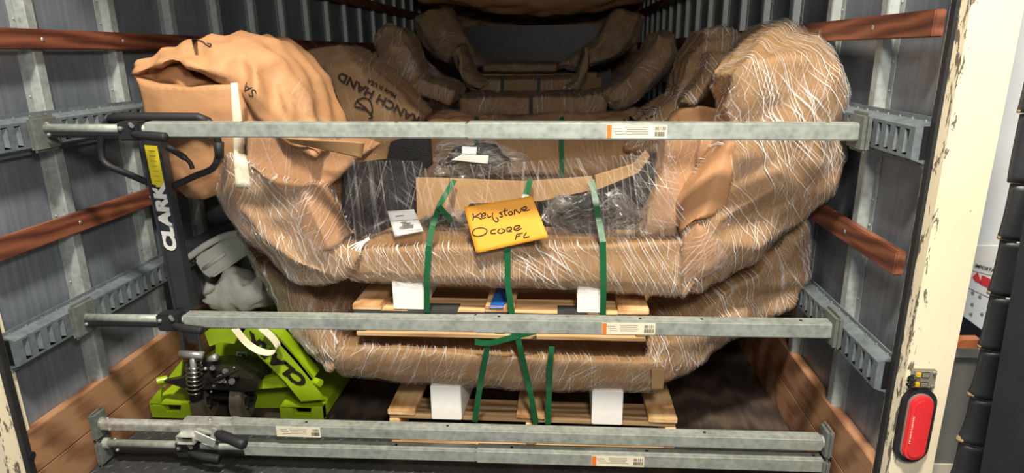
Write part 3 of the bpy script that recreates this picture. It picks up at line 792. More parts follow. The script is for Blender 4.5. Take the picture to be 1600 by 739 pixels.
loadbar('load bar near the floor with silver toothed rod and black hand grip', (160, 660), (1282, 690), 345, 1282, None, 'silver', (160, 292), (288, 372), None, None, (142, 176, 640, 684), (1278, 1298, 664, 712), (437, 505, 0, '1385'), holes=(480, 700, 1100))
loadbar('lowest load bar just above the tread plate floor, with a black ratchet', (172, 692), (1282, 722), 385, 1282, 745, 'low', (172, 385), (279, 316), (300, 352), (180, 404), (142, 176, 683, 722), (1278, 1298, 710, 739+16), (924, 1005, 1, '80151'), holes=(620, 800, 1010, 1270))

# ================================================================== PALLETS
def board(name, lo, hi, mat, parent, seed, dims=None):
    rnd = random.Random(seed); bm = bmesh.new(); box(bm, lo, hi, .0025)
    for v in bm.verts:
        v.co += Vector((rnd.uniform(-1, 1), rnd.uniform(-1, 1), rnd.uniform(-1, 1)))*.0008
    return fin(name, bm, M[mat], parent)
def pallet(label, x0, x1, y0, depth, z0, h, mid, group=None, wt=.098, seed=0, tape=False, dup=None):
    t = thing('pallet', label, 'pallet', ((x0+x1)/2, y0, z0), group)
    ts = .019; bt = .016
    zt = z0+h; xm = mid
    lead = [(x0, x0+wt), (xm-wt/2, xm+wt/2), (x1-wt, x1)]
    for k, (a, b) in enumerate(lead): board('lengthwise_board', (a, y0, zt-ts), (b, y0+depth, zt), 'piney', t, seed+k)
    for k, (ya, wd) in enumerate(((y0+.005, .12), (y0+depth*.36, .09), (y0+depth*.64, .09), (y0+depth-.125, .12))):
        board('cross_board', (x0+.004, ya, zt-ts-bt-.001), (x1-.004, ya+wd, zt-ts-.001), 'pine' if k == 0 and seed == 0 else 'pinedark' if seed == 9 and k == 0 else 'pine', t, seed+10+k)
    sw = .036
    for k, c in enumerate((x0+sw/2+.004, xm, x1-sw/2-.004)):
        board('stringer', (c-sw/2, y0+.002, z0+bt+.001), (c+sw/2, y0+depth-.002, zt-ts-bt-.002), 'piney', t, seed+20+k)
    for k, ya in enumerate((y0, y0+depth*.5, y0+depth-.12)):
        board('bottom_board', (x0+.006, ya, z0), (x1-.006, ya+.11, z0+bt), 'pine', t, seed+30+k)
    return t
PL = pallet('lower pine pallet on the truck floor under the lower wrapped bundle', -.236, .772, 1.955, .85, 0.004, .140, .27, 'pine pallets of the front stack', seed=9)
for o_ in (PL,): pass
PU = pallet('upper pine pallet between the two wrapped bundles, with black and blue tape', -.325, .655, 1.94, .85, .434, .114, .17, 'pine pallets of the front stack', seed=0)
# black tape on the upper pallet's front board
bm = bmesh.new(); box(bm, (-.322, 1.9405, .513), (.60, 1.9435, .527)); box(bm, (-.14, 1.945, .5275), (.03, 2.01, .5295)); box(bm, (.12, 1.945, .5275), (.2, 2.0, .5295)); box(bm, (.36, 1.945, .5275), (.46, 2.01, .5295))
lbl(fin('black_tape', bm, M['blacktape'], PU), 'dark grey tape along the front board')
sheet('blue_tape', [atY(764, 482, 1.935), atY(786, 482, 1.935), atY(800, 450, 2.06), atY(776, 450, 2.06)], 'blue', PU, amp=.002)

# ================================================================== FOAM BLOCKS
def block(label, px, Y, depth, skew, zb, zt):
    a = atY(px[0], (px[2]+px[3])/2, Y).x; b = atY(px[1], (px[2]+px[3])/2, Y).x
    bm = bmesh.new(); P = []
    for z in (zb, zt):
        for (x, y) in ((a, Y), (b, Y), (b+skew, Y+depth), (a+skew, Y+depth)): P.append(bm.verts.new((x, y, z)))
    bm.faces.new(P[:4][::-1]); bm.faces.new(P[4:])
    for k in range(4): bm.faces.new((P[k], P[(k+1) % 4], P[4+(k+1) % 4], P[4+k]))
    bevv(bm, bm.verts[:], .003)
    return tag(fin('foam_block', bm, M['foam']), label, 'foam block', 'white foam spacer blocks')
block('upper left white foam block standing on the taped pallet, behind a green strap', (613, 662, 430, 477), 1.945, .42, .0, .5305, .638)
block('upper right white foam block standing on the taped pallet under the bundle', (902, 947, 450, 497), 1.945, .42, .0, .5305, .632)
block('lower left white foam block standing on the floor pallet, nearest the pallet jack', (673, 720, 597, 655), 1.93, .42, .02, .1265, .256)
block('lower right white foam block standing on the floor pallet under the right of the bundle', (925, 973, 612, 668), 1.93, .42, .0, .1265, .258)

# ================================================================== FRONT BUNDLES
UB = thing('wrapped_bumper', 'upper paper-wrapped truck bumper under stretch film, carrying the orange envelope', 'wrapped bumper', (.2, 2.1, .64), 'wrapped bumpers in the front stack')
beamU = folded('beam_wrap', UB, [[(556, 374, 2.12), (640, 368, 2.12), (780, 366, 2.12), (920, 366, 2.12), (1062, 364, 2.12)],
    [(545, 389, 1.935), (640, 388, 1.93), (780, 387, 1.93), (920, 385, 1.93), (1066, 377, 1.935)],
    [(539, 424, 1.925), (640, 429, 1.922), (780, 434, 1.922), (920, 440, 1.922), (1067, 446, 1.922)],
    [(543, 438, 1.95), (640, 442, 1.95), (780, 447, 1.95), (920, 454, 1.95), (1064, 463, 1.95)]], .2, filmm='filmbeam', ridge=.004, seed=3)
hoodU = folded('paper_hood', UB, [
    [(208, 100, 2.03), (262, 75, 2.07), (310, 58, 2.10), (352, 50, 2.13), (382, 52, 2.13), (412, 66, 2.12), (440, 88, 2.10), (466, 130, 2.06), (490, 180, 2.02), (515, 236, 2.0)],
    [(206, 108, 2.0), (268, 82, 2.0), (318, 82, 1.99), (352, 88, 1.96), (378, 84, 2.02), (400, 104, 1.97), (428, 130, 2.01), (452, 165, 1.95), (478, 205, 1.97), (506, 240, 1.96)],
    [(204, 114, 1.985), (272, 90, 1.965), (325, 112, 1.94), (360, 126, 1.95), (384, 128, 1.98), (404, 145, 1.94), (426, 170, 1.97), (446, 195, 1.94), (468, 220, 1.95), (496, 243, 1.95)],
    [(206, 118, 2.0), (278, 96, 2.0), (318, 116, 2.0), (350, 130, 1.97), (376, 150, 1.97), (394, 172, 1.965), (414, 195, 1.965), (434, 212, 1.96), (456, 232, 1.96), (486, 246, 1.96)]],
    .3, 'kraft', None, ridge=.009, seed=11, sm=1, jit=.018)
foldU = folded('paper_folds', UB, [
    [(212, 106, 2.06), (238, 104, 2.02), (256, 98, 2.07), (280, 102, 2.03), (300, 112, 2.09), (346, 128, 2.07)],
    [(209, 114, 2.02), (234, 117, 2.05), (262, 112, 2.0), (292, 118, 2.05), (310, 124, 2.04), (348, 131, 2.06)],
    [(207, 121, 1.995), (236, 132, 2.01), (266, 135, 2.03), (292, 136, 2.0), (318, 136, 2.05), (352, 134, 2.04)]], .2, 'kraft', None, ridge=.008, seed=5, jit=.012)
frontU = folded('paper_front_panel', UB, [
    [(206, 119, 1.975), (238, 131, 1.955), (290, 134, 1.945), (340, 132, 1.945), (374, 130, 1.96)],
    [(222, 165, 1.975), (250, 170, 1.955), (300, 172, 1.942), (345, 170, 1.94), (380, 168, 1.955)],
    [(240, 228, 1.985), (265, 230, 1.965), (305, 228, 1.94), (345, 225, 1.95), (376, 225, 1.96)],
    [(262, 282, 2.0), (285, 280, 1.965), (312, 276, 1.955), (338, 270, 1.95), (358, 262, 1.97)],
    [(290, 310, 2.03), (300, 312, 2.0), (318, 313, 1.98), (332, 308, 1.99), (347, 300, 2.0)]], .3, 'kraft', None, ridge=.003, seed=8)
panelU = folded('filmed_panel', UB, [
    [(384, 148, 1.99), (415, 180, 2.0), (445, 200, 2.0), (480, 212, 2.0)],
    [(386, 200, 1.98), (430, 208, 1.99), (480, 215, 2.0), (520, 226, 2.01)],
    [(384, 250, 1.97), (440, 250, 1.985), (500, 246, 2.0), (564, 243, 2.02)],
    [(384, 302, 1.965), (430, 302, 1.98), (470, 300, 1.99), (504, 300, 2.0)]], .3, 'kraft', 'filmlight', ridge=.003, seed=9)
midU = folded('wing_wrap', UB, [
    [(350, 232, 1.975), (366, 238, 1.95), (380, 250, 1.945), (400, 268, 1.945), (425, 284, 1.95)],
    [(331, 303, 1.975), (362, 298, 1.925), (402, 306, 1.94), (448, 300, 1.91), (490, 291, 1.935)],
    [(356, 344, 1.97), (386, 333, 1.905), (420, 342, 1.935), (462, 334, 1.89), (508, 322, 1.935)],
    [(394, 384, 1.97), (420, 368, 1.91), (450, 377, 1.94), (482, 364, 1.88), (520, 350, 1.93)],
    [(430, 421, 1.965), (455, 404, 1.905), (480, 412, 1.93), (506, 396, 1.885), (532, 376, 1.925)],
    [(466, 440, 1.965), (490, 429, 1.91), (515, 427, 1.90), (532, 411, 1.895), (546, 390, 1.92)],
    [(512, 447, 1.95), (530, 441, 1.92), (545, 433, 1.905), (553, 415, 1.905), (562, 396, 1.92)]], .32, 'kraftdk', 'filmheavy', ridge=.007, seed=21, jit=.024)
innU = folded('inner_fold', UB, [
    [(452, 300, 1.925), (474, 292, 1.89), (493, 290, 1.92)],
    [(458, 335, 1.91), (486, 325, 1.868), (510, 322, 1.92)],
    [(470, 372, 1.91), (500, 358, 1.862), (524, 352, 1.915)],
    [(492, 404, 1.905), (516, 392, 1.868), (536, 380, 1.91)]], .1, 'kraft', 'film', ridge=.004, seed=31)
bvM = bvh_of([frontU, midU, hoodU])
flapU = sheet('cardboard_flap', [atY(446, 216, 1.93), atY(570, 222, 1.94), atY(565, 247, 1.95), atY(455, 222, 1.95)], 'carton', UB, amp=.004, thick=.004)
stripU = sheet('masking_strip', [atY(360, 130, 1.958), atY(371, 129, 1.958), atY(392, 292, 1.935), atY(368, 292, 1.94)], 'label', UB, n=4, m=24, amp=.0)
for v in stripU.data.vertices:
    h = bvM.ray_cast(CO, (v.co-CO).normalized())
    if h[0] is not None and h[0].y < 2.1: v.co = h[0]-(v.co-CO).normalized()*.007
wingR = folded('wing_wrap', UB, [
    [(1162, 74, 2.36), (1196, 38, 2.42), (1225, 33, 2.42), (1262, 44, 2.38), (1290, 64, 2.30)],
    [(1140, 110, 1.985), (1175, 97, 1.955), (1230, 90, 1.935), (1285, 90, 1.935), (1317, 98, 1.97)],
    [(1138, 150, 1.975), (1178, 152, 1.925), (1235, 150, 1.94), (1290, 146, 1.915), (1325, 140, 1.975)],
    [(1140, 195, 1.975), (1182, 192, 1.95), (1232, 198, 1.915), (1292, 202, 1.935), (1326, 195, 1.975)],
    [(1118, 240, 1.97), (1165, 242, 1.92), (1226, 243, 1.935), (1278, 250, 1.915), (1317, 246, 1.98)],
    [(1084, 290, 1.97), (1140, 300, 1.93), (1200, 294, 1.915), (1256, 302, 1.93), (1297, 302, 1.98)],
    [(1070, 330, 1.97), (1120, 346, 1.905), (1175, 338, 1.935), (1220, 344, 1.915), (1264, 336, 1.98)],
    [(1064, 362, 1.96), (1104, 376, 1.91), (1150, 378, 1.915), (1183, 382, 1.93), (1207, 376, 1.98)],
    [(1062, 392, 1.95), (1098, 406, 1.895), (1130, 410, 1.93), (1152, 413, 1.935), (1173, 408, 1.98)],
    [(1062, 430, 1.94), (1085, 433, 1.91), (1105, 436, 1.915), (1122, 438, 1.94), (1137, 436, 1.98)],
    [(1064, 463, 1.94), (1073, 462, 1.92), (1083, 460, 1.93), (1093, 457, 1.95), (1102, 452, 1.98)]], .22, 'kraftdk', 'filmheavy', ridge=.008, seed=41, jit=.03)
kraftR = folded('inner_fold', UB, [
    [(1122, 238, 1.955), (1140, 222, 1.93), (1152, 222, 1.945)],
    [(1084, 288, 1.95), (1118, 282, 1.905), (1146, 275, 1.92)],
    [(1063, 325, 1.95), (1105, 325, 1.895), (1136, 325, 1.915)],
    [(1062, 365, 1.94), (1082, 345, 1.90), (1108, 342, 1.90)]], .12, 'kraft', None, ridge=.002, seed=45)
innR = folded('corner_fold', UB, [
    [(1070, 372, 1.92), (1092, 352, 1.885), (1110, 362, 1.89)],
    [(1064, 398, 1.915), (1100, 396, 1.87), (1128, 385, 1.89)],
    [(1064, 425, 1.915), (1098, 422, 1.88), (1140, 400, 1.905)],
    [(1066, 448, 1.92), (1090, 440, 1.90), (1112, 425, 1.91)]], .08, 'kraft', 'film', ridge=.004, seed=47)
foldR2 = folded('paper_spout', UB, [
    [(1042, 204, 2.12), (1088, 208, 2.05), (1096, 213, 2.09), (1142, 205, 2.10)],
    [(1036, 258, 2.10), (1084, 262, 2.05), (1091, 268, 2.09), (1112, 262, 2.08)],
    [(1022, 310, 2.07), (1064, 318, 2.04), (1070, 320, 2.07), (1086, 310, 2.06)],
    [(990, 374, 2.04), (1052, 370, 2.0), (1060, 371, 2.02), (1066, 371, 2.02)]], .16, 'kraft', 'filmlight', ridge=.003, seed=49)
# cardboard pieces across the top of the bumper face
outl = lambda nm, px, Y, th, mat, par: outline(nm, px, Y, th, mat, par)
cb = outl('cardboard_sheet', [(650, 278), (702, 279), (700, 300), (712, 345), (652, 353)], 2.08, .012, 'carton', UB)
cb2 = outl('cardboard_sheet', [(702, 279), (820, 284), (925, 276), (930, 296), (845, 314), (735, 318), (712, 346), (700, 330)], 2.09, .012, 'carton', UB)
cb3 = outl('cardboard_edge', [(930, 276), (990, 258), (1010, 236), (1016, 244), (998, 270), (932, 297)], 2.05, .03, 'carton', UB)
cb4 = outl('cardboard_tray', [(556, 386), (600, 366), (660, 360), (1062, 375), (1062, 384), (556, 390)], 1.99, .10, 'carton', UB)
# black bumper shell with raised tread
def treadplate(name, px, Y, th, parent, rows=9, cols=3, Y2=None):
    bm = bmesh.new(); P = [atY(x, y, Y if i in (0, 3) else (Y2 or Y)) for i, (x, y) in enumerate(px)]
    prism(bm, P, (0, th, 0)); n_ = (P[1]-P[0]).cross(P[3]-P[0]).normalized()
    if n_.y > 0: n_ = -n_
    xd = (P[1]-P[0]).normalized(); yd = n_.cross(xd)
    for j in range(rows):
        for i in range(cols):
            u, v = (i+.5+(.25 if j % 2 else -.25))/cols, (j+.5)/rows
            c = lerp(lerp(P[0], P[1], u), lerp(P[3], P[2], u), v)+n_*.002
            e = .7 if (i+j) % 2 else -.7; a = xd*math.cos(e)+yd*math.sin(e); b = n_.cross(a)
            m = Matrix(((a.x, b.x, n_.x, c.x), (a.y, b.y, n_.y, c.y), (a.z, b.z, n_.z, c.z), (0, 0, 0, 1))) @ Matrix.Diagonal((.0085, .003, .0022, 1))
            bmesh.ops.create_icosphere(bm, subdivisions=1, radius=1, matrix=m)
    return fin(name, bm, M['blackshell'], parent)
treadplate('tread_step', [(538, 258), (600, 250), (596, 372), (530, 380)], 2.04, .03, UB, 14, 4, 2.12)
treadplate('shell_plate', [(600, 250), (652, 252), (654, 362), (597, 372)], 2.12, .03, UB, 2, 1)
outl('shell_plate', [(500, 250), (540, 254), (560, 385), (512, 372)], 2.16, .05, 'blackshell', UB)
outl('shell_plate', [(610, 222), (668, 205), (672, 260), (640, 285), (600, 268)], 2.5, .06, 'blackshell', UB)
outl('shell_plate', [(655, 345), (1050, 345), (1062, 380), (560, 384), (600, 360)], 2.12, .03, 'blackshell', UB)
outl('shell_plate', [(925, 296), (1010, 250), (1040, 290), (1010, 345), (925, 372), (700, 372), (712, 325)], 2.16, .04, 'blackshell', UB)
bm = bmesh.new(); tube(bm, smoothpath([atY(668, 352, 2.05), atY(690, 342, 2.03), atY(712, 350, 2.05), atY(722, 362, 2.05)], 6), .02, 12); tube(bm, [atY(535, 378, 2.0), atY(640, 330, 2.10)], .012, 10)
fin('bracket', bm, M['black'], UB, smooth=True)
# crinkled clear film between the wings
def crinkle(name, px, Y, parent, mat='polybag', depth=.10, seed=0, amp=.016, **kw):
    bm = wrap_bm(px, Y, depth, nv=14, cell=.04, amp=amp, power=2.2, seed=seed, cuts=2, sm=1, fine=.003, ridge=.022)
    return fin(name, bm, M[mat], parent, smooth=True, normals=False)
crinkle('clear_bag', [((868, 318), (862, 326)), ((880, 310), (852, 352)), ((905, 304), (880, 372)), ((935, 300), (930, 378)), ((965, 305), (968, 378)), ((985, 322), (992, 372)), ((1002, 340), (1004, 360))], 1.99, UB, depth=.1, seed=3)
crinkle('hardware_bag', [((880, 330), (876, 345)), ((905, 318), (900, 358)), ((935, 312), (930, 362)), ((958, 325), (960, 350))], 2.01, UB, 'zinc' if False else 'black', .05, 6, .010)
crinkle('clear_bag', [((640, 352), (638, 364)), ((668, 334), (662, 376)), ((700, 328), (700, 380)), ((730, 330), (735, 380)), ((752, 345), (755, 375))], 2.0, UB, depth=.06, seed=9)
sheet('film_web', [atY(545, 250, 2.0), atY(660, 252, 2.05), atY(660, 366, 1.97), atY(532, 386, 1.93)], 'filmlight', UB, 30, 24, .03, 14, 0)
sheet('film_web', [atY(655, 262, 2.05), atY(1010, 240, 2.02), atY(1062, 372, 1.93), atY(655, 372, 1.96)], 'filmlight', UB, 50, 20, .02, 12, 0, seed=4)
sheet('film_web', [atY(985, 240, 2.0), atY(1050, 215, 1.98), atY(1072, 350, 1.93), atY(1000, 370, 1.95)], 'film', UB, 20, 24, .03, 14, 0, seed=7)
sheet('film_web', [atY(470, 120, 2.02), atY(500, 190, 2.02), atY(575, 240, 2.0), atY(380, 205, 1.96)], 'filmlight', UB, 20, 20, .02, 14, 0, seed=8)
sheet('film_web', [atY(430, 395, 1.93), atY(545, 405, 1.92), atY(530, 442, 1.95), atY(455, 440, 1.95)], 'filmheavy', UB, 20, 20, .02, 14, 0, seed=18)
# gathered film tail
bm = bmesh.new(); rr = random.Random(2)
for k in range(9): tube(bm, smoothpath([atY(576+rr.uniform(-2, 2), 372+rr.uniform(-2, 2), 1.95), atY(560+k*1.5-6, 384+rr.uniform(-3, 3), 1.93), atY(540+k*3.5-8, 396+k*.6, 1.92)], 5), .0018, 5)
fin('gathered_film', bm, M['white'], UB)
# shipping label
LB = sheet('shipping_label', [atY(605, 330, 1.975), atY(647, 327, 1.985), atY(662, 361, 1.955), atY(617, 370, 1.945)], 'white', UB, 8, 8, .003, 8, .0008)
def on_quad(c4, u, v): return lerp(lerp(c4[0], c4[1], u), lerp(c4[3], c4[2], u), v)
q4 = [atY(605, 330, 1.970), atY(647, 327, 1.980), atY(662, 361, 1.950), atY(617, 370, 1.940)]
xd = q4[1]-q4[0]; yd = q4[0]-q4[3]
bm = bmesh.new(); x_, y_ = xd.normalized(), (yd-xd*(yd.dot(xd)/xd.dot(xd))).normalized(); z_ = x_.cross(y_)
for k in range(26): obox(bm, on_quad(q4, .25+.5*k/26, .70), x_, y_, z_, rr.choice((.0005, .0009)), .005, .0003)
for v in (.42, .84): obox(bm, on_quad(q4, .5, v), x_, y_, z_, .045, .0005, .0003)
for u, v, L_ in ((.32, .22, .014), (.40, .50, .010), (.46, .56, .016), (.44, .62, .014)):
    for k in range(6): obox(bm, on_quad(q4, u+k*L_*2, v), x_, y_, z_, L_*rr.uniform(.35, .5), .0012, .0003)
fin('barcode', bm, M['greyprint'], LB)

LBU = thing('wrapped_bumper', 'lower paper-wrapped truck bumper under stretch film, resting on the floor pallet', 'wrapped bumper', (.2, 2.1, .26), 'wrapped bumpers in the front stack')
beamL = folded('beam_wrap', LBU, [[(527, 526, 2.06), (640, 527, 2.06), (760, 532, 2.06), (880, 541, 2.06), (1036, 546, 2.06)],
    [(524, 542, 1.94), (640, 545, 1.93), (760, 556, 1.925), (880, 562, 1.93), (1036, 566, 1.94)],
    [(522, 574, 1.925), (640, 586, 1.92), (760, 594, 1.918), (880, 598, 1.92), (1036, 598, 1.925)],
    [(530, 587, 1.95), (640, 598, 1.95), (760, 605, 1.95), (880, 611, 1.95), (1034, 612, 1.95)]], .25, filmm='film', ridge=.004, seed=53)
wingLL = folded('wing_wrap', LBU, [
    [(374, 362, 2.26), (380, 365, 2.22), (387, 370, 2.22), (394, 378, 2.26)],
    [(386, 400, 2.22), (398, 402, 2.14), (410, 404, 2.17), (420, 410, 2.22)],
    [(402, 440, 2.18), (422, 438, 2.13), (446, 438, 2.10), (472, 447, 2.17)],
    [(425, 476, 2.14), (455, 466, 2.06), (495, 462, 2.09), (540, 480, 2.16)],
    [(455, 515, 2.10), (480, 508, 2.04), (510, 512, 2.02), (545, 515, 2.10)],
    [(490, 555, 2.02), (505, 547, 1.97), (522, 540, 1.975), (545, 540, 2.02)],
    [(521, 580, 1.975), (527, 570, 1.95), (533, 560, 1.95), (545, 555, 1.98)]], .3, 'kraftdk', 'filmheavy', ridge=.007, seed=61, jit=.024)
wingLR = folded('wing_wrap', LBU, [
    [(1240, 350, 2.12), (1249, 344, 2.10), (1256, 340, 2.10), (1264, 346, 2.10)],
    [(1206, 388, 2.12), (1226, 384, 2.05), (1248, 376, 2.07), (1270, 385, 2.09)],
    [(1150, 432, 2.10), (1180, 432, 2.04), (1218, 426, 2.03), (1266, 436, 2.09)],
    [(1090, 462, 2.14), (1130, 462, 2.05), (1182, 467, 2.10), (1234, 477, 2.11)],
    [(1028, 500, 2.08), (1085, 502, 2.02), (1140, 498, 2.00), (1184, 514, 2.08)],
    [(1010, 530, 2.00), (1050, 533, 1.945), (1090, 537, 1.975), (1130, 547, 2.02)],
    [(1012, 555, 1.97), (1040, 562, 1.945), (1062, 570, 1.95), (1087, 582, 1.98)],
    [(1014, 600, 1.96), (1030, 605, 1.95), (1040, 604, 1.955), (1048, 601, 1.96)]], .26, 'kraftdk', 'filmheavy', ridge=.007, seed=67, jit=.024)
capL = sheet('board_end', [atY(1018, 575, 1.915), atY(1038, 574, 1.915), atY(1036, 608, 1.915), atY(1018, 609, 1.915)], 'carton', LBU, thick=.004)

# printed fragments on the hood
bvH = bvh_of([hoodU])
def conform(me, bvh, off=.003, dirv=None):
    for v in me.vertices:
        p = v.co.copy(); d = (p-CO).normalized() if dirv is None else dirv
        o_ = p-d*.6; h = bvh.ray_cast(o_, d)
        if h[0] is not None: v.co = h[0]-d*off
bm = bmesh.new(); tube(bm, smoothpath([atY(300, 62, 1.98), atY(314, 64, 1.98), atY(322, 70, 1.98), atY(328, 73, 1.98), atY(329, 69, 1.98), atY(324, 68, 1.98)], 5), .0028, 6)
o = fin('printed_logo', bm, M['print'], hoodU); conform(o.data, bvH, .001)
o = put_text('printed_text', 'SA', .04, atY(390, 140, 1.97), Vector((-.62, 0, .60)), Vector((-.6, 0, -.62)), M['print'], hoodU); conform(o.data, bvH)

# ================================================================== ENVELOPE
EV = [(725, 324, 1.93), (831, 306, 1.94), (857, 371, 1.893), (744, 396, 1.885)]
C4 = [atY(*p) for p in EV]
env = sheet('envelope', C4, 'envelope', None, 16, 12, .004, 8, .0016, .004)
tag(env, 'orange manila envelope with handwritten place name taped to the upper bundle', 'envelope')
bvE = None
def evm():
    bm = bmesh.new(); bm.from_mesh(env.data); t_ = BVHTree.FromBMesh(bm); bm.free(); return t_
bvE = evm()
def stroke(bm, pts, r=.0019):
    P = []
    for (x, y) in pts:
        h = bvE.ray_cast(CO, ray(x, y).normalized()); P.append((h[0] if h[0] else atY(x, y, 1.9))-ray(x, y).normalized()*.0014)
    tube(bm, smoothpath(P, 4), r, 6)
# strokes traced in the 3.2x enlargement whose origin is (500,200)
Z = lambda L_: [(500+x/3.2, 200+y/3.2) for x, y in L_]
bm = bmesh.new()
for s_ in ([(762, 428), (768, 440), (764, 462)], [(806, 424), (785, 436), (764, 450)], [(768, 444), (790, 446), (808, 458)],   # K
           [(805, 440), (822, 438), (828, 428), (818, 426), (806, 438), (812, 450), (830, 446)],                                  # e
           [(838, 432), (842, 446), (856, 440)], [(864, 422), (862, 446), (878, 468), (892, 462), (884, 446)],                   # y
           [(912, 420), (898, 424), (908, 432), (912, 442), (898, 444)],                                                        # s
           [(926, 402), (924, 430), (936, 438)], [(916, 416), (940, 410)],                                                        # t
           [(956, 416), (942, 424), (950, 436), (964, 428), (956, 416)],                                                         # o
           [(972, 434), (974, 408), (998, 424), (1008, 398)],                                                                     # N
           [(1012, 410), (1032, 404), (1030, 394), (1014, 400), (1018, 414), (1050, 408)],                                       # e
           [(800, 498), (770, 508), (764, 532), (790, 542), (826, 530), (834, 510), (812, 498), (792, 500)],                     # O
           [(880, 506), (858, 512), (856, 526), (880, 526)],                                                                     # c
           [(900, 504), (888, 518), (906, 526), (926, 512), (906, 502)],                                                         # o
           [(932, 516), (956, 508), (954, 496), (936, 500), (938, 516), (960, 516)],                                             # e
           [(968, 508), (994, 498), (998, 488), (978, 490), (970, 504), (984, 512), (1010, 500)],                                # e
           [(984, 532), (976, 558)], [(982, 532), (1014, 524)], [(980, 544), (1002, 538)],                                       # F
           [(1032, 522), (1018, 548), (1048, 542)]):                                                                            # L
    stroke(bm, Z(s_))
fin('handwriting', bm, M['ink'], env)

# ================================================================== STRAPS on the front stack
bvS = bvh_of([beamU, beamL])
def strap(label, path, width=.019, bv=bvS, off=.013, Yfall=1.915, name='strap', group='green straps of the front stack', free=False, ys=None):
    P = []
    for i in range(len(path)-1):
        for k in range(6):
            q = k/6; x, y = lerp(path[i][0], path[i+1][0], q), lerp(path[i][1], path[i+1][1], q)
            Yd = lerp(path[i][2], path[i+1][2], q) if len(path[0]) > 2 else Yfall
            P.append(atY(x, y, Yd))
    P.append(atY(*path[-1][:2], path[-1][2] if len(path[0]) > 2 else Yfall))
    o = ribbon('strap', P, Vector((1, 0, 0)), width, 'strap')
    return tag(o, label, 'strap', group)
strap('green strap over the upper beam, left of the orange envelope', [(710, 281, 2.07), (688, 318, 1.99), (676, 352, 1.935), (670, 384, 1.905), (667, 430, 1.905), (667, 488, 1.925)])
strap('green strap over the upper beam, right of the orange envelope', [(924, 281, 2.03), (930, 310, 1.985), (936, 345, 1.94), (942, 378, 1.905), (943, 440, 1.905), (942, 495, 1.925)])
strap('long green strap below the envelope running down across both pallets', [(829, 280, 2.07), (822, 304, 2.0), (800, 365, 1.925), (793, 386, 1.905), (793, 440, 1.903), (800, 490, 1.903), (812, 540, 1.895), (828, 610, 1.895), (838, 662, 1.925)])
strap('short green strap around the lower beam, left of the crossing strap', [(762, 541, 1.915), (755, 575, 1.902), (749, 610, 1.905), (742, 659, 1.925)])
strap('short green strap around the lower beam, right of the crossing strap', [(862, 541, 1.915), (859, 575, 1.902), (858, 610, 1.905), (856, 663, 1.925)])
strap('loose tail of green strap lying under the middle load bar', [(742, 536, 1.905), (762, 537, 1.898), (790, 531, 1.895), (812, 525, 1.9), (836, 520, 1.93)])
# this one runs level, so turn its width upright
o = [o for o in bpy.data.objects if o.get('label', '').startswith('loose tail')][0]; bpy.data.objects.remove(o)
P = smoothpath([atY(742, 534, 1.905), atY(765, 536, 1.895), atY(790, 530, 1.892), atY(812, 524, 1.9), atY(838, 518, 1.925)], 5)
tag(ribbon('strap', P, Vector((0, .3, 1)), .019, 'strap'), 'loose tail of green strap lying under the middle load bar', 'strap', 'green straps of the front stack')
P = smoothpath([atY(686, 322, 1.965), atY(694, 332, 1.955), atY(702, 340, 1.96), atY(704, 347, 1.97)], 5)
tag(ribbon('strap', P, Vector((1, 0, .5)), .018, 'strap'), 'curled end of green strap left of the envelope top', 'strap', 'green straps of the front stack')

# ================================================================== PALLET JACK
YJ = 1.89
JK = thing('pallet_jack', 'lime green pallet jack with a charcoal pump handle by the left wall', 'pallet jack', (-.85, 2.1, 0))
# handle loop
bm = bmesh.new()
lp = [(246, 291), (200, 272), (166, 256), (158, 236), (160, 205), (172, 187), (200, 183), (300, 184), (322, 187), (337, 206), (342, 236), (333, 262), (305, 275), (272, 290)]
tube(bm, smoothpath([atY(x, y, YJ+(.02 if 150 < y < 300 else 0)) for x, y in lp], 6), .0105, 12)
fin('handle_loop', bm, M['rubber'], JK, smooth=True)
bm = bmesh.new(); tube(bm, [atY(*p, YJ+.02) for p in ((172, 187), (190, 183), (310, 184), (326, 191))], .0155, 12); fin('hand_grip', bm, M['rubber'], JK, smooth=True)
bm = bmesh.new(); tube(bm, [atY(342, 222, YJ+.02), atY(343, 247, YJ+.02)], [.0155, .013], 12); fin('grip_end', bm, M['rubber'], JK, smooth=True)
bm = bmesh.new(); tube(bm, smoothpath([atY(262, 230, YJ-.01), atY(282, 242, YJ-.015), atY(296, 253, YJ-.015), atY(301, 264, YJ-.015)], 5), [.010]*8+[.007]*8, 8); fin('release_lever', bm, M['rubber'], JK, smooth=True)
# shaft
A_ = atY(237, 212, YJ); B_ = atY(290, 480, 1.99); d = (B_-A_).normalized(); xs_ = Vector((1, 0, 0)); xs_ = (xs_-d*xs_.dot(d)).normalized(); ys_ = xs_.cross(d)
if ys_.y > 0: ys_ = -ys_
bm = bmesh.new(); obox(bm, (A_+B_)/2, xs_, ys_, d, .030, .012, (B_-A_).length/2, .003)
obox(bm, (A_+B_)/2-ys_*.0+xs_*.028, xs_, ys_, d, .005, .020, (B_-A_).length/2, .002); obox(bm, (A_+B_)/2-xs_*.028, xs_, ys_, d, .005, .020, (B_-A_).length/2, .002)
fin('handle_shaft', bm, M['jackgrey'], JK)
def onshaft(q, off=.0135): return lerp(A_, B_, q)+ys_*off
bm = bmesh.new(); obox(bm, onshaft(.155)-xs_*.0, xs_, ys_, d, .021, .0008, .068); yl = fin('yellow_sticker', bm, M['yellow'], JK)
bm = bmesh.new()
for k in range(7): obox(bm, onshaft(.07+k*.027, .0147), xs_, ys_, d, .010, .0003, .0006)
fin('printed_lines', bm, M['greyprint'], yl)
put_text('maker_lettering', 'CLARK', .058, onshaft(.44, .014), -d, -xs_, M['white'], JK, .0034, sx=1.3, off=.0006)
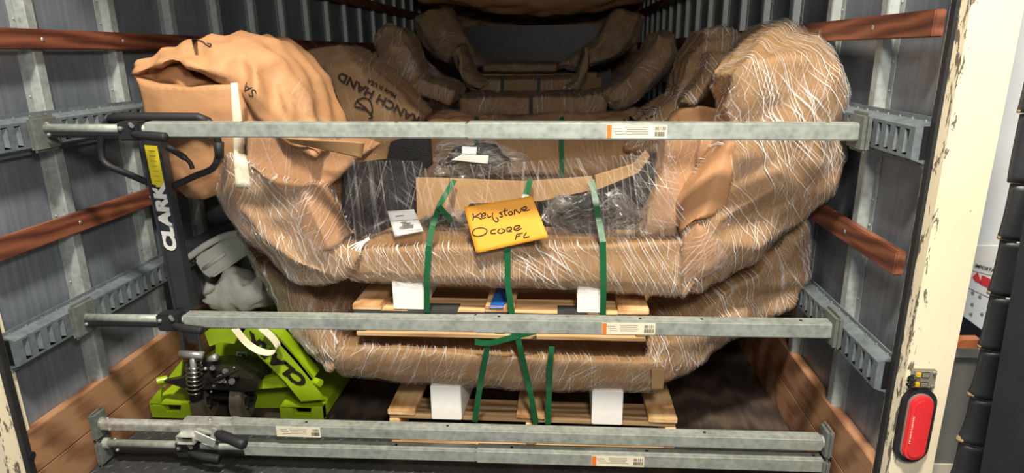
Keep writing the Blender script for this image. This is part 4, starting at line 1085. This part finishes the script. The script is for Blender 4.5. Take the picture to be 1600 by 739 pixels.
# lower yoke
bm = bmesh.new()
for s in (-1, 1):
    tube(bm, [B_+xs_*s*.026-d*.03, atY(303+s*14, 560, 2.02)], .007, 8)
obox(bm, atY(299, 518, 2.02), xs_, ys_, d, .022, .004, .05, .002)
fin('yoke', bm, M['jackgrey'], JK)
bm = bmesh.new(); tube(bm, [atY(281, 553, 2.0), atY(318, 555, 2.0)], .014, 14); tube(bm, [atY(326, 562, 2.0), atY(338, 558, 1.99)], [.01, .014], 12); fin('pivot_pin', bm, M['bolt'], JK, smooth=True)
# spring
bm = bmesh.new(); c0 = atY(303, 566, 2.0); c1 = atY(305, 612, 2.02); pts = []
for k in range(7*14+1):
    q = k/(7*14); a = 2*math.pi*7*q; c = c0.lerp(c1, q); r_ = .026
    pts.append(c+Vector((math.cos(a)*r_, math.sin(a)*r_, 0)))
tube(bm, pts, .0042, 6); fin('pump_spring', bm, M['spring'], JK, smooth=True)
bm = bmesh.new(); tube(bm, [c0+Vector((0, 0, .03)), c1], .011, 12); fin('pump_piston', bm, M['bolt'], JK, smooth=True)
bm = bmesh.new(); tube(bm, [c1+Vector((0, 0, .008)), c1-Vector((0, 0, .03))], [.030, .024], 16)
plt = [atY(x, y, 2.02) for x, y in ((255, 596), (285, 606), (400, 612), (404, 600), (395, 592), (330, 586), (300, 588))]
prism(bm, [Vector((p.x, p.y, .125+i*.0)) if False else p for i, p in enumerate(plt)], (0, .14, .01))
for (x, y, r_) in ((345, 592, .016), (352, 580, .010), (362, 596, .012), (332, 575, .010)): tube(bm, [atY(x, y, 2.0), atY(x, y, 2.06)], r_, 10)
tube(bm, smoothpath([atY(322, 600, 1.99), atY(345, 590, 1.98), atY(372, 577, 2.0)], 4), .007, 8)
fin('pump_unit', bm, M['grease'], JK)
for (x, y, r_) in ((338, 594, .009), (334, 603, .006), (352, 597, .006), (330, 612, .005), (321, 576, .007), (366, 574, .004)):
    bm = bmesh.new(); bmesh.ops.create_uvsphere(bm, u_segments=10, v_segments=6, radius=r_, matrix=Matrix.Translation(atY(x, y, 1.985))); fin('bolt', bm, M['bolt'], JK, smooth=True)
# steer wheels
def wheel(cx, cy, r, wd, ang):
    bm = bmesh.new(); ax = Vector((math.cos(ang), math.sin(ang), 0)); c = Vector((cx, cy, r)); y_ = Vector((-ax.y, ax.x, 0)); rows = []
    for (rr_, o_) in ((.55, -.5), (.9, -.5), (1, -.42), (1, .42), (.9, .5), (.55, .5)):
        rows.append([bm.verts.new(c+ax*wd*o_+(y_*math.cos(a)+Vector((0, 0, 1))*math.sin(a))*r*rr_) for a in [2*math.pi*k/36 for k in range(36)]])
    for a, b in zip(rows, rows[1:]+rows[:1]):
        for k in range(36): bm.faces.new((a[k], a[(k+1) % 36], b[(k+1) % 36], b[k]))
    w_ = fin('steer_wheel', bm, M['wheel'], JK, smooth=False)
    bm = bmesh.new(); tube(bm, [c-ax*wd*.42, c+ax*wd*.42], r*.56, 24); tube(bm, [c-ax*wd*.62, c+ax*wd*.62], r*.2, 12)
    for k in range(5):
        a = 2*math.pi*k/5; tube(bm, [c+ax*wd*.4+(y_*math.cos(a)+Vector((0, 0, 1))*math.sin(a))*r*.2, c+ax*wd*.5+(y_*math.cos(a)+Vector((0, 0, 1))*math.sin(a))*r*.52], .008, 6)
    fin('hub', bm, M['wheelhub'], w_)
xw = atY(308, 630, 2.04).x; xw2 = atY(367, 630, 2.04).x
wheel(xw, 2.10, .088, .046, .12); wheel(xw2, 2.10, .088, .046, .12)
bm = bmesh.new(); tube(bm, [Vector((xw, 2.10, .088)), Vector((xw2+.05, 2.10, .088))], .014, 10); fin('axle', bm, M['grease'], JK)
# chassis: cross plate, sloping cheeks and forks
YC = 2.14
def plate(name, px, Y, th, mat='green', bev=.0):
    bm = bmesh.new(); prism(bm, [atY(x, y, Y) for x, y in px], (0, th, 0))
    if bev: bevv(bm, bm.verts[:], bev)
    return fin(name, bm, M[mat], JK)
plate('back_plate', [(335, 512), (470, 520), (452, 602), (340, 600)], YC+.06, .012)
gus = [(319, 520), (345, 508), (392, 505), (366, 538), (345, 534), (327, 542)]
plate('top_gusset', gus, 2.03, .10, bev=.002)
arm = [(364, 506), (408, 506), (434, 528), (468, 566), (489, 592), (504, 625), (470, 628), (446, 596), (400, 552)]
a_ = plate('right_cheek', arm, 2.03, .012, bev=.0015)
bm = bmesh.new(); prism(bm, [atY(x, y, 2.03) for x, y in ((408, 506), (434, 528), (468, 566), (489, 592), (486, 595), (465, 569), (431, 531), (405, 509))], (0, .07, 0)); fin('cheek_flange', bm, M['green'], a_)
p0, p1 = atY(485, 607, 2.028), atY(372, 512, 2.028); xd = (p0-p1).normalized()
put_text('maker_lettering', 'CLARK', .064, lerp(p0, p1, .47), -xd, Vector((-xd.z, 0, xd.x)) if xd.x < 0 else -Vector((-xd.z, 0, xd.x)), M['ink'], a_, .0036, .12, 1.35, .0015)
for pr in (((285, 562), (282, 590), (252, 606), (250, 640), (235, 645), (233, 628)),):
    plate('left_cheek', pr, 2.04, .012, bev=.0015)
zf = .088
def fork(x0, x1, y0, L):
    bm = bmesh.new(); th = .006
    box(bm, (x0, y0, zf-th), (x1, y0+L, zf), .002)
    for a in (x0, x1-th): box(bm, (a, y0, .035), (a+th, y0+L, zf-th/2), .001)
    # heel: closed U at the near end
    w_ = x1-x0
    pf = [(x0, .03), (x1, .03), (x1, .092), (x1-.04, .092), (x1-.05, .05), (x0+.055, .05), (x0+.045, .08), (x0, .08)]
    prism(bm, [Vector((x, y0-.004, z)) for x, z in pf], (0, .03, 0))
    return fin('fork', bm, M['green'], JK)
fxL = atY(234, 640, 2.03).x; fxR = atY(505, 645, 2.05).x
fork(max(fxL, -1.19), max(fxL, -1.19)+.165, 2.04, 1.12); fork(fxR-.165, fxR, 2.05, 1.12)
for (px, py, fx) in ((488, 594, 0), (262, 592, 0)):
    c = atY(px, py, 2.05); bm = bmesh.new(); tube(bm, [c, c+Vector((.038 if px > 400 else -.03, -.02, 0))], .014, 14); tube(bm, [c, c+Vector((.0385 if px > 400 else -.03, -.0205, 0))], .008, 10)
    fin('link_pin', bm, M['green'], JK, smooth=False)
bm = bmesh.new(); prism(bm, [atY(x, y, 2.06) for x, y in ((400, 595), (438, 586), (458, 604), (402, 608), (394, 602))], (0, .03, 0)); lk = fin('link_arm', bm, M['green'], JK)
bm = bmesh.new(); tube(bm, [atY(401, 601, 2.05), atY(401, 601, 2.07)], .012, 14); fin('link_bush', bm, M['grease'], lk)
plate('torsion_bar', [(396, 612), (458, 612), (450, 637), (396, 637)], YC+.02, .08)
outline('cream_sticker', [(369, 549), (386, 550), (386, 562), (369, 561)], YC+.055, .002, 'white', JK)
put_text('ce_mark', 'CE', .026, atY(377.5, 556, YC+.053), Vector((1, 0, 0)), Vector((0, 0, 1)), M['ink'], JK, .0006)
# webbing loop hanging over the cheek
P = smoothpath([atY(366, 512, 2.0), atY(385, 535, 1.99), atY(405, 548, 1.985), atY(425, 551, 1.98), atY(434, 541, 1.985), atY(424, 526, 1.99), atY(408, 512, 2.0)], 6)
tag(ribbon('webbing_loop', P, Vector((.25, 1, .45)), .026, 'webbing'), 'cream webbing loop hanging over the green cheek of the pallet jack', 'strap')
# white packing lying on the jack
t = crinkle('plastic_bag', [((318, 478), (330, 440)), ((326, 486), (336, 425)), ((350, 490), (352, 424)), ((380, 490), (376, 440)), ((400, 488), (392, 432)), ((418, 488), (398, 420)), ((424, 470), (404, 424))], 2.36, None, 'bag', .2, 5, .014)
t.data.polygons.foreach_set('use_smooth', [True]*len(t.data.polygons))
tag(t, 'crumpled translucent white plastic bag on the pallet jack behind the middle load bar', 'bag')
bm = bmesh.new()
pf = [(302, 408), (308, 398), (352, 377), (362, 366), (385, 363), (386, 398), (330, 436), (318, 432)]
prism(bm, [atY(x, y, 2.42) for x, y in pf], (0, .09, 0)); bevv(bm, bm.verts[:], .010, 3)
t = tag(fin('foam_insert', bm, M['bag'], None, smooth=False), 'moulded white packing insert leaning above the crumpled plastic bag', 'packing')
bm = bmesh.new(); tube(bm, smoothpath([atY(295, 402, 2.40), atY(320, 384, 2.40), (atY(352, 368, 2.40)), atY(376, 364, 2.40)], 5), .014, 10); tube(bm, [atY(318, 420, 2.415), atY(352, 396, 2.415)], .008, 8); fin('moulded_rib', bm, M['bag'], t, smooth=True)

# ================================================================== SECOND STACK
S2 = thing('wrapped_bumper', 'paper-wrapped bumper of the second stack, its left paper bag printed in black', 'wrapped bumper', (.14, 3.0, .74), 'wrapped bumpers of the deeper stacks')
bagL = folded('paper_bag', S2, [
    [(455, 92, 2.70), (490, 76, 2.72), (530, 69, 2.72), (550, 80, 2.72)],
    [(468, 116, 2.66), (510, 105, 2.60), (552, 98, 2.62), (592, 112, 2.68)],
    [(488, 150, 2.62), (530, 142, 2.575), (582, 136, 2.575), (628, 148, 2.65)],
    [(510, 186, 2.60), (550, 182, 2.565), (606, 174, 2.565), (657, 183, 2.64)],
    [(530, 226, 2.62), (570, 225, 2.58), (606, 222, 2.58), (634, 225, 2.64)],
    [(560, 276, 2.64), (580, 276, 2.60), (600, 272, 2.62), (614, 268, 2.66)]], .3, 'kraftdk', 'filmlight', ridge=.005, seed=71)
beam2 = wrapped('beam_wrap', S2, [((652, 276), (668, 182)), ((730, 276), (735, 186)), ((800, 276), (800, 187)), ((870, 276), (870, 188)), ((940, 276), (940, 184)), ((1010, 274), (1005, 178))], 2.82, .4, 'kraftdk', 'filmlight', cell=.12, amp=.005, power=6, seed=73, nv=18)
topf = wrapped('top_flap', S2, [((668, 192), (670, 184)), ((700, 194), (700, 183)), ((757, 194), (755, 186))], 2.80, .2, 'kraft', None, cell=.08, amp=.003, power=3, seed=74, nv=12)
w2a = folded('wing_wrap', S2, [
    [(1085, 74, 2.85), (1105, 46, 2.85), (1140, 40, 2.85), (1165, 62, 2.85)],
    [(1070, 110, 2.74), (1100, 96, 2.68), (1142, 90, 2.68), (1172, 96, 2.74)],
    [(1058, 150, 2.72), (1095, 140, 2.66), (1130, 142, 2.70), (1162, 150, 2.72)],
    [(1000, 190, 2.72), (1060, 186, 2.66), (1110, 192, 2.70), (1150, 190, 2.72)],
    [(975, 235, 2.78), (1040, 245, 2.72), (1090, 255, 2.72), (1130, 250, 2.72)]], .35, 'kraftdk', 'film', ridge=.007, seed=75, jit=.006)
w2b = folded('paper_fold', S2, [
    [(1045, 188, 2.60), (1062, 172, 2.57), (1092, 165, 2.54), (1152, 176, 2.60)],
    [(1040, 250, 2.60), (1064, 252, 2.57), (1092, 255, 2.54), (1135, 250, 2.60)]], .14, 'kraft', None, ridge=.002, seed=77)
w2c = folded('film_fold', S2, [
    [(1110, 80, 2.62), (1130, 84, 2.58), (1157, 90, 2.62)],
    [(1098, 112, 2.60), (1112, 116, 2.55), (1132, 120, 2.60)],
    [(1064, 160, 2.58), (1084, 164, 2.53), (1106, 150, 2.58)]], .12, 'kraftdk', 'filmheavy', ridge=.004, seed=78)
bv2 = bvh_of([bagL])
# print on the bag, upside down and running up to the left
xdir = (atY(532, 115, 2.6)-atY(655, 186, 2.6)).normalized(); ydir = Vector((0, -1, 0)).cross(xdir)
if ydir.z > 0: ydir = -ydir
def bagtext(s, px, size, bold=.001, xs=None):
    me = textmesh(s, size, bold)
    bmx = bmesh.new(); bmx.from_mesh(me); bmesh.ops.triangulate(bmx, faces=bmx.faces); bmesh.ops.subdivide_edges(bmx, edges=[e for e in bmx.edges if e.calc_length() > .02], cuts=2); bmx.to_mesh(me); bmx.free()
    c = atY(*px, 2.6); z = xdir.cross(ydir)
    k_ = xs or 1
    me.transform(Matrix(((xdir.x*k_, ydir.x, z.x, c.x), (xdir.y*k_, ydir.y, z.y, c.y), (xdir.z*k_, ydir.z, z.z, c.z), (0, 0, 0, 1))))
    conform(me, bv2, .012); return link('printed_text', me, M['print'], bagL)
bagtext('RANCH HAND', (592, 153), .048, .0016, 1.16)
bagtext('Made in USA', (597, 138), .026, .0006, .95)
bm = bmesh.new()
for pts in ([(556, 156), (566, 152), (576, 156), (580, 170), (577, 176), (570, 168), (560, 160), (556, 156)], [(556, 156), (552, 164), (560, 168), (566, 170)], [(558, 166), (572, 172), (580, 182), (574, 184)]):
    tube(bm, smoothpath([atY(x+2, y+1, 2.6) for x, y in pts], 5), .0035, 5)
o = fin('printed_logo', bm, M['print'], bagL); conform(o.data, bv2, .008)
bv3 = bvh_of([w2a])
me = textmesh('HAND', .06, .0015); c = atY(996, 186, 2.75); zz = Vector((0, -1, 0)); xx = Vector((.9, 0, .42)).normalized(); yy = zz.cross(xx)
me.transform(Matrix(((xx.x, yy.x, zz.x, c.x), (xx.y, yy.y, zz.y, c.y), (xx.z, yy.z, zz.z, c.z), (0, 0, 0, 1)))); conform(me, bv3, .008); link('printed_text', me, M['print'], w2a)
# bagged hardware with a white slip lying in front of the second beam
t = crinkle('hardware_bag', [((672, 244), (670, 262)), ((690, 228), (682, 274)), ((730, 220), (730, 278)), ((770, 224), (775, 278)), ((800, 238), (805, 272)), ((818, 248), (820, 262))], 2.60, None, 'polybag', .15, 13, .016)
tag(t, 'clear bag of black fittings with a white slip, seen beneath the top load bar', 'bag')
crinkle('fittings', [((690, 250), (690, 264)), ((715, 236), (712, 276)), ((750, 234), (752, 276)), ((785, 248), (785, 268))], 2.62, t, 'black', .09, 15, .012)
sheet('paper_slip', [atY(705, 250, 2.58), atY(722, 241, 2.58), atY(764, 243, 2.58), atY(762, 256, 2.58)], 'white', t, amp=.01)
o = sheet('printed_slip', [atY(722, 229, 2.585), atY(745, 230, 2.585), atY(744, 242, 2.58), atY(722, 240, 2.58)], 'white', t, amp=.004)
for px in (745, 878):
    tag(ribbon('strap', [atY(px, y, 2.80 if y > 187 else 2.84) for y in (183, 188, 200, 230, 276)], Vector((1, 0, 0)), .020, 'strap'), 'green strap over the second stack, ' + ('beside the bagged fittings' if px < 800 else 'right of the bagged fittings, above the envelope'), 'strap', 'green straps of the second stack')

# ================================================================== DEEPER STACKS
def stackbumper(label, beam, left, right, Y, seed, wl=None, filmm='film', mat='kraftdk'):
    t = thing('wrapped_bumper', label, 'wrapped bumper', (.15, Y+.1, .9), 'wrapped bumpers of the deeper stacks')
    folded('beam_wrap', t, [[(q[0], q[1]-1, Y+.16) for p, q in beam], [(q[0], q[1]+4, Y+.005) for p, q in beam], [(p[0], p[1]-2, Y) for p, q in beam], [(p[0], p[1], Y+.02) for p, q in beam]], .3, mat, filmm, ridge=.006, seed=seed, cuts=2)
    for k, (w_, nm) in enumerate(((left, 'wing_wrap'), (right, 'wing_wrap'))):
        wrapped(nm, t, w_, [Y-.1]*len(w_), .5, mat, filmm, cell=.12, amp=.018, power=2.8, seed=seed+5+k, nv=16, cuts=2, sm=1)
    return t
t3 = stackbumper('film-wrapped bumper of the third stack, with a boxed end on its left wing', [((716, 178), (716, 150)), ((780, 180), (780, 149)), ((840, 180), (840, 149)), ((900, 180), (900, 149)), ((948, 178), (952, 140))],
    [((582, 62), (602, 38)), ((588, 90), (640, 70)), ((606, 118), (655, 100)), ((640, 145), (690, 128)), ((690, 160), (716, 140))],
    [((1062, 48), (1020, 56)), ((1062, 80), (1008, 82)), ((1040, 120), (985, 108)), ((1000, 160), (960, 130)), ((965, 178), (940, 145))], 4.1, 81)
folded('boxed_end', t3, [[(656, 116, 3.95), (716, 137, 3.95)], [(650, 122, 3.75), (710, 143, 3.75)], [(634, 141, 3.75), (703, 166, 3.75)]], .3, 'kraftdk', 'film', ridge=.004, seed=88, cuts=2)
folded('wing_front', t3, [[(584, 70, 4.0), (600, 40, 4.0), (618, 40, 4.0), (640, 58, 4.0)], [(590, 92, 3.9), (612, 72, 3.83), (638, 76, 3.86), (652, 96, 3.9)], [(604, 116, 3.9), (626, 106, 3.85), (645, 104, 3.83), (662, 120, 3.9)], [(634, 144, 3.9), (645, 136, 3.85), (656, 126, 3.85), (668, 126, 3.9)]], .3, 'kraftdk', 'film', ridge=.006, seed=89, cuts=2)
t4 = stackbumper('film-wrapped bumper of the fourth stack, its beam framed by two upright ends', [((735, 142), (735, 122)), ((790, 144), (790, 121)), ((850, 144), (850, 121)), ((908, 140), (908, 118))],
    [((708, 78), (722, 72)), ((712, 105), (730, 100)), ((718, 130), (745, 122)), ((740, 142), (765, 130))],
    [((922, 78), (912, 78)), ((922, 105), (906, 104)), ((915, 128), (898, 122)), ((905, 142), (880, 130))], 5.0, 91)
t5 = stackbumper('dark bumper bundle of the fifth stack, behind the framed beam', [((752, 112), (752, 98)), ((800, 113), (800, 97)), ((870, 112), (870, 98))],
    [((640, 30), (700, 12)), ((650, 60), (720, 45)), ((680, 90), (735, 75)), ((730, 112), (760, 98))],
    [((1010, 28), (960, 14)), ((1000, 62), (935, 50)), ((960, 95), (910, 78)), ((900, 112), (870, 98))], 5.7, 95)
t6 = thing('paper_bundle', 'red-brown paper bundle at the top of the load against the front wall', 'bundle', (-.1, 6.5, 1.9))
wrapped('paper_wrap', t6, [((650, 2), (650, -60)), ((740, 16), (740, -60)), ((850, 28), (850, -60)), ((930, 20), (930, -60)), ((1010, 4), (1010, -60))], 6.4, .8, 'kraft', None, cell=.2, amp=.02, power=3, seed=97, nv=14)
for (px, Y, y0, y1) in ((830, 4.07, 149, 182), (785, 4.97, 118, 146), (842, 4.97, 118, 146)):
    lab_ = {830: 'dark strap over the third bumper beam', 785: 'left dark strap over the fourth bumper beam', 842: 'right dark strap over the fourth bumper beam'}[px]
    tag(ribbon('strap', [atY(px, y, Y) for y in (y0, (y0+y1)/2, y1)], Vector((1, 0, 0)), .022, 'rubber'), lab_, 'strap', 'dark straps of the deeper stacks')
# pallets and lower tiers that carry the deeper stacks
def tier(Y, zt, x0, x1, seed, where):
    n = 2; h = .13
    pallet('pine pallet on the truck floor under the %s stack' % where, x0, x1, Y, .6, .004, h, (x0+x1)/2, 'pallets of the deeper stacks', seed=seed)
    t = thing('wrapped_bumper', 'lowest paper-wrapped bumper of the %s stack' % where, 'wrapped bumper', ((x0+x1)/2, Y, .14), 'wrapped bumpers of the deeper stacks')
    bm = bmesh.new(); box(bm, (x0-.1, Y+.0, h+.006), (x1+.1, Y+.4, zt), .04)
    bmesh.ops.subdivide_edges(bm, edges=bm.edges, cuts=4, use_grid_fill=True)
    for v in bm.verts: v.co += noise.noise_vector(v.co*6)*.012
    for v in bm.verts: v.co.z = max(v.co.z, h+.005)
    fin('beam_wrap', bm, M['kraftdk'], t)
    return t
for Y, py, x0, x1, k, nm in ((2.86, 276, -.3, .75, 3, 'second'), (4.15, 180, -.35, .6, 4, 'third'), (5.05, 144, -.4, .6, 5, 'fourth'), (5.8, 113, -.4, .6, 6, 'fifth')): tier(Y, atY(830, py, Y).z-.012, x0, x1, k, nm)
boxo('x', (0, 0, 0), (0.001, 0.001, 0.001), None) if False else None
# invented load carrying the top bundle, coloured black to darken the deep end
t = thing('carton_stack', 'invented boxed load, blackened to darken the deep end, under the red-brown bundle', 'cartons', (0, 6.9, 0))
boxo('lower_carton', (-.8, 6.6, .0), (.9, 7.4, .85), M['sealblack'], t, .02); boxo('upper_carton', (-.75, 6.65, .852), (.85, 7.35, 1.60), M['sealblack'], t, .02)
